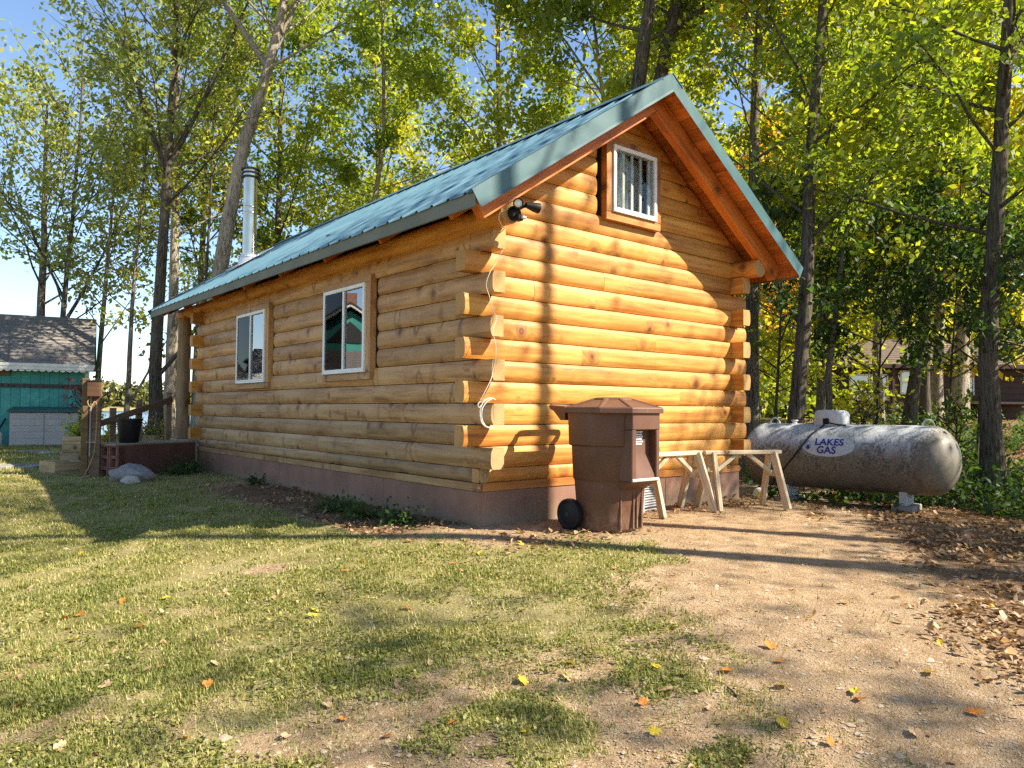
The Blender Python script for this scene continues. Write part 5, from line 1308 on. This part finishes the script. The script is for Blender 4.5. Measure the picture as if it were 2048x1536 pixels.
# the wood beyond: one mass of trunks and leaves
rs = np.random.default_rng(99); Vs, Fs, Ts, off = [], [], [], 0; TV, TF, toff = [], [], 0
spots = []
for k in range(60):
    D = rs.uniform(27, 62); px = rs.uniform(430, 2250)
    if px < 1150 and (D < 40 or rs.random() < .6): continue
    if px > 1640 and D < 36: D += 12
    p = np.array([CAM.x, CAM.y]) + CF*D + CR*D*(px-1024)/1494
    spots.append(p)
protos = [grow(h=15, r0=.2, way=[(7, .2)], zc=1.0, spread=4.0, nb=26, nleaf=3800, lsize=.30, tone=.5, seed=200+k, sig=.5, twigs=3, tstd=.2) for k in range(4)]
for k, p in enumerate(spots):
    Vt, Ft, lv_ = protos[k % 4]; a = rs.uniform(0, 6.28); s = rs.uniform(.8, 1.2); Rm = np.array([[math.cos(a), -math.sin(a), 0], [math.sin(a), math.cos(a), 0], [0, 0, 1]])
    o_ = np.array([p[0], p[1], Hs(*p)])
    TV.append(Vt @ Rm.T*s + o_); TF.append(Ft+toff); toff += len(Vt)
    Vs.append(lv_[0] @ Rm.T*s + o_); Fs.append(lv_[1]+off); off += len(lv_[0]); Ts.append(np.clip(lv_[2]+rs.normal(0, .2), 0, 1))
for k in range(90):
    D = rs.uniform(24, 48); px = rs.uniform(1430, 2200)
    if px > 1660: D = rs.uniform(40, 55)
    p = np.array([CAM.x, CAM.y]) + CF*D + CR*D*(px-1024)/1494; nn_ = 260
    c = np.array([p[0], p[1], Hs(*p)+rs.uniform(.8, 2.6)]) + rs.normal(0, 1, (nn_, 3))*np.array([1.4, 1.4, 1.1])
    v, f, tt = leaf_quads(c, rs.uniform(.2, .36, nn_), np.clip(rs.normal(rs.uniform(.15, .6), .12, nn_), 0, 1), rng=rs)
    Vs.append(v); Fs.append(f+off); off += len(v); Ts.append(tt)
bw = new_obj('background_woods', np_mesh('background_woods', np.concatenate(Vs), np.concatenate(Fs), M['leaf_yellow'], {'tone': np.concatenate(Ts)*.8}))
tag(bw, 'mass of green and yellow foliage of the woods beyond', 'woods', kind='stuff')
bt_ = new_obj('background_trunks', np_mesh('background_trunks', np.concatenate(TV), np.concatenate(TF), M['bark_grey'], smooth=True)); tag(bt_, 'distant trunks and limbs of the woods beyond', 'woods', kind='stuff')

# ------------------------------------------------------------------ plants in the planters and weeds
def bushlet(name, label, xy, z, r, h, n, size, tone, seed, leafm, cat='plant', group=None):
    rs = np.random.default_rng(seed); t = thing(name, label, cat, (xy[0], xy[1], z), 0, group); tubes = []; cl = []
    for k in range(14):
        a = rs.uniform(0, 6.28); d = np.array([math.cos(a)*r, math.sin(a)*r, h*rs.uniform(.6, 1.1)]); s = np.linspace(0, 1, 4)
        p = d*s[:, None]*np.array([1, 1, 1]); p[:, 2] -= .1*h*s**2; tubes.append((p, np.array([.008, .006, .005, .003]), 4)); cl += [p[1], p[2], p[3]]
    V_, F_ = tubes_np(tubes); new_obj('stem', np_mesh('stem', V_, F_, M['leaf_dark'], {'tone': np.full(len(F_), .4)}), t)
    c = np.array(cl)[rs.integers(0, len(cl), n)] + rs.normal(0, r*.28, (n, 3)); c[:, 2] = np.abs(c[:, 2])
    v, f, tt = leaf_quads(c, size*rs.uniform(.6, 1.3, n), np.clip(tone+rs.normal(0, .2, n), 0, 1), rng=rs)
    new_obj('foliage', np_mesh('foliage', v, f, M[leafm], {'tone': tt}), t); return t
bushlet('flower_plant', 'leafy plant spilling over the tall pale planter', (-1.12, 11.25), Hs(-1.1, 11.3)+.42, .26, .26, 420, .07, .6, 71, 'leaf_green')
bushlet('flower_plant', 'tall spiky plant at the back of the tall planter', (-.92, 11.5), Hs(-.9, 11.5)+.42, .16, .62, 220, .08, .7, 72, 'leaf_green')
bushlet('flower_plant', 'leafy plant right of the utility post', (-.62, 11.7), Hs(-.6, 11.7), .22, .85, 240, .09, .65, 73, 'leaf_green')
bushlet('flower_plant', 'pink and white flowers in the planter behind the handrail', (.12, 12.3), Hs(.1, 12.3)+.38, .38, .30, 420, .06, .4, 74, 'leaf_pink')
bushlet('flower_plant', 'green leaves under the pink flowers', (.15, 12.28), Hs(.1, 12.3)+.33, .40, .22, 420, .07, .4, 75, 'leaf_green')
for k, (x, y, r, h, n, lab) in enumerate(((-.28, 7.1, .25, .16, 300, 'weed clump at the far corner of the skirt'), (-.22, 4.55, .10, .14, 110, 'small weed growing against the side skirt'), (-.6, 6.75, .28, .14, 320, 'weed clump between skirt and platform'), (-.42, 1.15, .22, .10, 260, 'green tuft by the side skirt below the near window'), (-.38, .62, .2, .09, 240, 'green tuft by the side skirt next to the near corner'), (-.5, 1.75, .2, .08, 200, 'green tuft by the side skirt nearest the far window side'))):
    bushlet('weed', lab, (x, y), Hs(x, y), r, h, n, .05, .35, 80+k, 'leaf_dark')
# green undergrowth round the tank and along the woods edge
rs = np.random.default_rng(31); n = 26000
D = np.exp(rs.uniform(math.log(9.2), math.log(24), n)); px = rs.uniform(1490, 2150, n)
p = np.array([[CAM.x, CAM.y]]) + D[:, None]*CF + (D*(px-1024)/1494)[:, None]*CR
keep = (p[:, 0] > 6.2) & (fbm(p[:, 0]*.9, p[:, 1]*.9, 61) > np.where((p[:, 0] > 7.7) & (p[:, 0] < 12) & (p[:, 1] < .8), .36, .56)) & ~((p[:, 0] < 7.2) & (p[:, 1] < -1.4))
keep &= (p[:, 0] > 7.3) | (rs.random(n) < .25)
p = p[keep]; n = len(p); hh = rs.gamma(1.5, .09, n)*np.where(p[:, 0] > 7.5, 1.3, .5)
c = np.column_stack([p, H(p[:, 0], p[:, 1]) + np.clip(hh, .01, .6)])
v, f, tt = leaf_quads(c, rs.uniform(.05, .12, n)*(1+.02*D[keep]), np.clip(.35+.35*fbm(p[:, 0]*1.3, p[:, 1]*1.3, 7)+rs.normal(0, .12, n), 0, 1), up=.6, rng=rs)
tag(new_obj('undergrowth', np_mesh('undergrowth', v, f, M['leaf_dark'], {'tone': tt})), 'low green undergrowth around the tank and tree feet', 'undergrowth', kind='stuff')

# ------------------------------------------------------------------ grass
rs = np.random.default_rng(12); n = 1150000
D = np.exp(rs.uniform(math.log(1.7), math.log(26), n)); rr_ = rs.uniform(-.82, .82, n)
p = np.array([[CAM.x, CAM.y]]) + D[:, None]*CF + (D*rr_)[:, None]*CR
bb = zone_bare(p[:, 0], p[:, 1]); ll = zone_litter(p[:, 0], p[:, 1])
tuft = fbm(p[:, 0]*7, p[:, 1]*7, 15); cov = fbm(p[:, 0]*1.4, p[:, 1]*1.4, 16)
dens = np.clip(1.05-bb*1.10, .02, 1)*np.clip((tuft-.25)*3.0, .12, 1)*np.clip((cov-.20)*2.6, .2, 1)*(1-.9*ll)
inside = (p[:, 0] > -.02) & (p[:, 0] < W_+.02) & (p[:, 1] > -.02) & (p[:, 1] < L_)
keep = (rs.random(n) < dens) & ~inside & (p[:, 0] < 8) & (p[:, 1] < 25)
p = p[keep]; D = D[keep]; n = len(p); cov = cov[keep]; tuft = tuft[keep]
z = H(p[:, 0], p[:, 1])
hb = rs.uniform(.008, .024, n)*(.5+1.1*tuft)*(1+.045*D) + .02*(p[:, 1] > 8); wb = rs.uniform(.0012, .0026, n)*(1+D/4.5)
a = rs.uniform(0, 2*np.pi, n); tilt = rs.uniform(.2, 1.35, n)
dx = np.column_stack([np.cos(a), np.sin(a), np.zeros(n)]); sx = np.column_stack([-np.sin(a), np.cos(a), np.zeros(n)])
base = np.column_stack([p, z-.002])
tip = base + dx*(hb*np.sin(tilt))[:, None] + np.array([0, 0, 1.0])*(hb*np.cos(tilt)+.005)[:, None]
v = np.stack([base-sx*wb[:, None], base+sx*wb[:, None], tip], 1).reshape(-1, 3)
tone = np.clip(.42 + .8*(.62-cov) - .3*(tuft-.45) + rs.normal(0, .27, n), 0, 1)
tag(new_obj('grass', np_mesh('grass', v, np.arange(n*3).reshape(n, 3), M['grass'], {'tone': tone})), 'short thin patchy lawn grass', 'grass', kind='stuff')
# broad little weed leaves in the lawn
n = 120000; D = np.exp(rs.uniform(math.log(1.8), math.log(12), n)); rr_ = rs.uniform(-.85, .85, n)
p = np.array([[CAM.x, CAM.y]]) + D[:, None]*CF + (D*rr_)[:, None]*CR
keep = (fbm(p[:, 0]*3.2, p[:, 1]*3.2, 91) > .47) & (zone_bare(p[:, 0], p[:, 1]) < .75) & ~((p[:, 0] > -.02) & (p[:, 1] > -.02)) & (zone_litter(p[:, 0], p[:, 1]) < .4)
p = p[keep]; n = len(p); c = np.column_stack([p, H(p[:, 0], p[:, 1])+rs.uniform(.003, .02, n)])
v, f, tt = leaf_quads(c, rs.uniform(.009, .022, n)*(1+.05*D[keep]), np.clip(rs.normal(.34, .24, n), 0, 1), up=1.0, aspect=.7, rng=rs)
tag(new_obj('lawn_weeds', np_mesh('lawn_weeds', v, f, M['grass'], {'tone': tt})), 'small broad leaved weeds in the lawn', 'weeds', kind='stuff')

# ------------------------------------------------------------------ leaf litter and pebbles
def litter_mesh(p, size, tone, rs, lift=.004):
    n = len(p); a = rs.uniform(0, 2*np.pi, n); tl = rs.normal(0, .38, (n, 2)); cu_ = rs.uniform(-.1, .35, n)
    A = np.column_stack([np.cos(a), np.sin(a), tl[:, 0]]); B = np.column_stack([-np.sin(a), np.cos(a), tl[:, 1]]); Z = np.array([0, 0, 1.0])
    c = np.column_stack([p, H(p[:, 0], p[:, 1]) + lift + np.abs(tl).max(1)*size*.42]); s = size[:, None]; asp = rs.uniform(.5, .95, n)[:, None]
    cz = (cu_*size)[:, None]*Z
    t0 = c - A*s*.5 + cz*.6; t1 = c + A*s*.5 + cz*.6; m0 = c - A*s*.12
    l1 = m0 + B*s*asp*.42 + cz; r1 = m0 - B*s*asp*.42 + cz; l2 = c + A*s*.22 + B*s*asp*.3 + cz*.9; r2 = c + A*s*.22 - B*s*asp*.3 + cz*.9; mid = c + A*s*.1
    v = np.stack([t0, l1, l2, t1, r2, r1, mid], 1).reshape(-1, 3); o_ = (np.arange(n)*7)[:, None]
    f = np.concatenate([o_+np.array([[0, 6, 2, 1]]), o_+np.array([[6, 3, 2, 2]])[:, :4]*1], 0)
    q = np.concatenate([o_+np.array([[0, 5, 4, 6]]), o_+np.array([[0, 6, 2, 1]])], 0)
    tri = np.concatenate([o_+np.array([[6, 4, 3]]), o_+np.array([[6, 3, 2]])], 0)
    F3 = np.concatenate([q[:, [0, 1, 2]], q[:, [0, 2, 3]], tri], 0)
    T3 = np.tile(tone, 6)
    return v, F3, T3
rs = np.random.default_rng(44); n = 150000
D = np.exp(rs.uniform(math.log(2.6), math.log(26), n)); rr_ = rs.uniform(-.86, .9, n)
p = np.array([[CAM.x, CAM.y]]) + D[:, None]*CF + (D*rr_)[:, None]*CR
pr = zone_litter(p[:, 0], p[:, 1])**1.4*np.clip((fbm(p[:, 0]*2.5, p[:, 1]*2.5, 65)-.2)*2.2, .1, 1) + .006 + .03*(np.abs(p[:, 1]+.5) < .8)
keep = (rs.random(n) < pr*.75) & ~((p[:, 0] > -.05) & (p[:, 0] < W_) & (p[:, 1] > -.04) & (p[:, 1] < L_)) & (p[:, 1] < 24)
p = p[keep]; D = D[keep]; n = len(p)
v, f, tt = litter_mesh(p, rs.uniform(.022, .055, n)*(1+.02*D)*np.where(zone_litter(p[:, 0], p[:, 1]) < .1, .6, 1), np.clip(rs.beta(1.6, 2.0, n)*.95 + .12*(p[:, 0] > 8), 0, 1), rs)
tag(new_obj('leaf_litter', np_mesh('leaf_litter', v, f, M['litter'], {'tone': tt})), 'drifts of dry brown fallen leaves', 'leaf litter', kind='stuff')
n = 60000; D = np.exp(rs.uniform(math.log(1.8), math.log(9), n)); rr_ = rs.uniform(-.85, .85, n)
p = np.array([[CAM.x, CAM.y]]) + D[:, None]*CF + (D*rr_)[:, None]*CR; keep = (rs.random(n) < zone_bare(p[:, 0], p[:, 1])*.9+.05) & ~((p[:, 0] > -.05) & (p[:, 1] > -.04)); p = p[keep]; n = len(p)
s = (rs.gamma(1.4, .0011, n)+.0011)*(1+.05*D[keep])*1.3*np.where(rs.random(n) < .03, 2.6, 1); oc = np.array([[1, 0, 0], [0, 1, 0], [-1, 0, 0], [0, -1, 0], [0, 0, .7], [0, 0, -.6]], float)
a = rs.uniform(0, 6.28, n); ca, sa = np.cos(a), np.sin(a); loc_ = oc[None]*s[:, None, None]*np.stack([rs.uniform(.8, 1.5, n), rs.uniform(.7, 1.1, n), rs.uniform(.5, .9, n)], 1)[:, None, :]
xyz = np.stack([loc_[..., 0]*ca[:, None]-loc_[..., 1]*sa[:, None], loc_[..., 0]*sa[:, None]+loc_[..., 1]*ca[:, None], loc_[..., 2]], 2) + np.column_stack([p, H(p[:, 0], p[:, 1])+.001])[:, None, :]
of = np.array([[0, 1, 4], [1, 2, 4], [2, 3, 4], [3, 0, 4]])
tag(new_obj('pebbles', np_mesh('pebbles', xyz.reshape(-1, 3), (np.arange(n)[:, None, None]*6+of[None]).reshape(-1, 3), plain('pebble', (.52,.42,.30), (.20,.15,.10), 300, .9))), 'loose grit and pebbles on the bare dirt', 'pebbles', kind='stuff')

# single fallen leaves that stand out on the lawn and dirt
def leaf_shape(lobes, name, mat, seed):
    rs = np.random.default_rng(seed); b = MB(); pts = []
    n = 30
    for k in range(n):
        a = 2*math.pi*k/n; r_ = .36 + .17*abs(math.cos(a*lobes/2))**.7 - .10*(math.cos(a) < -.9)
        r_ *= 1 + .06*rs.standard_normal()
        x, y = r_*math.cos(a)*1.05, r_*math.sin(a)*.9
        pts.append((x, y, .20*abs(y)*1.1 + .12*x*x + .02*rs.standard_normal()))
    vs = [(0, 0, 0)]+pts; fs = [(0, 1+k, 1+(k+1) % n) for k in range(n)]
    b.add(vs, fs); b.box((-.75, -.012, .0), (-.35, .012, .02))
    me = b.mesh(name, mat); at_ = me.attributes.new('tone', 'FLOAT', 'FACE'); at_.data.foreach_set('value', rs.uniform(0, 1, len(me.polygons)).astype(np.float32)); return me
LM = {c: [leaf_shape(5, 'fallen_leaf', M['leaf_%s1' % c], 5), leaf_shape(3, 'fallen_leaf', M['leaf_%s1' % c], 6), leaf_shape(2, 'fallen_leaf', M['leaf_%s1' % c], 8)] for c in ('orange', 'yellow', 'tan')}
def on_ground(px, py):
    d = c_f + c_r*((px-1024)/1493.8) - c_u*((py-768)/1493.8); lo, hi = 1.0, 40.0
    for _ in range(40):
        m = (lo+hi)/2; q = CAM+d*m
        if q.z > Hs(q.x, q.y): lo = m
        else: hi = m
    return CAM+d*lo
seen = [(380,1125,'yellow'),(1140,1330,'yellow'),(162,960+150,'yellow'),(130,1240,'orange'),(160,1232,'orange'),(148,1285,'yellow'),(245,1205,'orange'),(330,1200,'yellow'),(430,1332,'tan'),(415,1373,'orange'),(685,1443,'orange'),(655,1415,'tan'),(1045,1365,'yellow'),(1133,1362,'tan'),(1054,1465,'yellow'),(1312,1338,'yellow'),(1455,1345,'orange'),(1540,1296,'orange'),(1560,1327,'orange'),(1565,1376,'yellow'),(1710,1388,'yellow'),(1720,1403,'orange'),(1798,1248,'tan'),(1310,1470,'yellow'),(1335,1385,'tan'),(1286,1410,'orange'),(905,1130,'orange'),(630,1225,'yellow'),(625,1235,'yellow'),(725,1125,'yellow'),(690,1145,'orange'),(40,1415,'orange'),(210,1375,'tan'),(505,1378,'tan'),(775,1478,'orange'),(570,1478,'tan'),(290,1345,'tan'),(645,1190,'tan'),(815,1220,'orange'),(275,1258,'orange'),(60,1180,'tan'),(1565,1450,'yellow'),(905,1450,'orange'),(1095,1445,'tan'),(1690,1208,'yellow'),(1590,1180,'tan'),(1750,1190,'tan'),(1880,1290,'yellow'),(1980,1215,'yellow'),(1860,1350,'yellow'),(1620,1240,'yellow'),(1230,1140,'orange'),(1040,1090,'yellow'),(1120,1085,'orange'),(880,1090,'tan'),(820,1085,'orange'),(960,1110,'yellow'),(760,1245,'yellow'),(860,1330,'tan'),(370,1480,'orange'),(120,1500,'tan'),(1420,1420,'tan'),(1660,1490,'orange'),(1830,1470,'tan'),(1950,1430,'orange')]
ORD = 'first second third fourth fifth sixth seventh eighth ninth tenth eleventh twelfth thirteenth fourteenth fifteenth sixteenth seventeenth eighteenth nineteenth twentieth twenty-first twenty-second twenty-third twenty-fourth twenty-fifth'.split()
cnt = {}
seen.sort()
wl_ = {'orange': 'single orange fallen leaf lying in the yard', 'yellow': 'single yellow fallen leaf lying in the yard', 'tan': 'single tan fallen leaf lying in the yard'}
rl_ = random.Random(3)
for px, py, c in seen:
    g = on_ground(px, py); s = rl_.uniform(.035, .06)*(1+.05*((g-CAM).length-2))
    o = new_obj('fallen_leaf', rl_.choice(LM[c]), None, (g.x, g.y, Hs(g.x, g.y)+.012))
    o.scale = (s, s*rl_.uniform(.7, 1), s); o.rotation_euler = (rl_.uniform(-.5, .5), rl_.uniform(-.5, .5), rl_.uniform(0, 6.28))
    k = cnt.get(c, 0); cnt[c] = k+1
    tag(o, 'single %s fallen leaf in the yard, %s %s one from the left' % (c, ORD[k], c), 'leaf', 'single %s leaves on the ground' % c)
# a few dry twigs on the dirt
for k, (px, py, L2, a, lab) in enumerate(((1480, 1400, .14, 1.1, 'thin dark twig on the sand, bottom right'), (1990, 1100, .5, .2, 'long stick among the leaves at the right edge'), (1950, 1370, .45, -.3, 'pale stick on the leaf drift at lower right'), (500, 1395, .12, .7, 'short twig on the lawn at lower left'))):
    g = on_ground(px, py); d = Vector((math.cos(a), math.sin(a), 0))*L2
    pts = [g, g+d*.5+Vector((0, 0, .015)), g+d+Vector((.02, .01, .005))]
    tag(MB().tube(pts, [.005, .004, .002], 6).build('twig', M['bark_dark'], None), lab, 'twig')
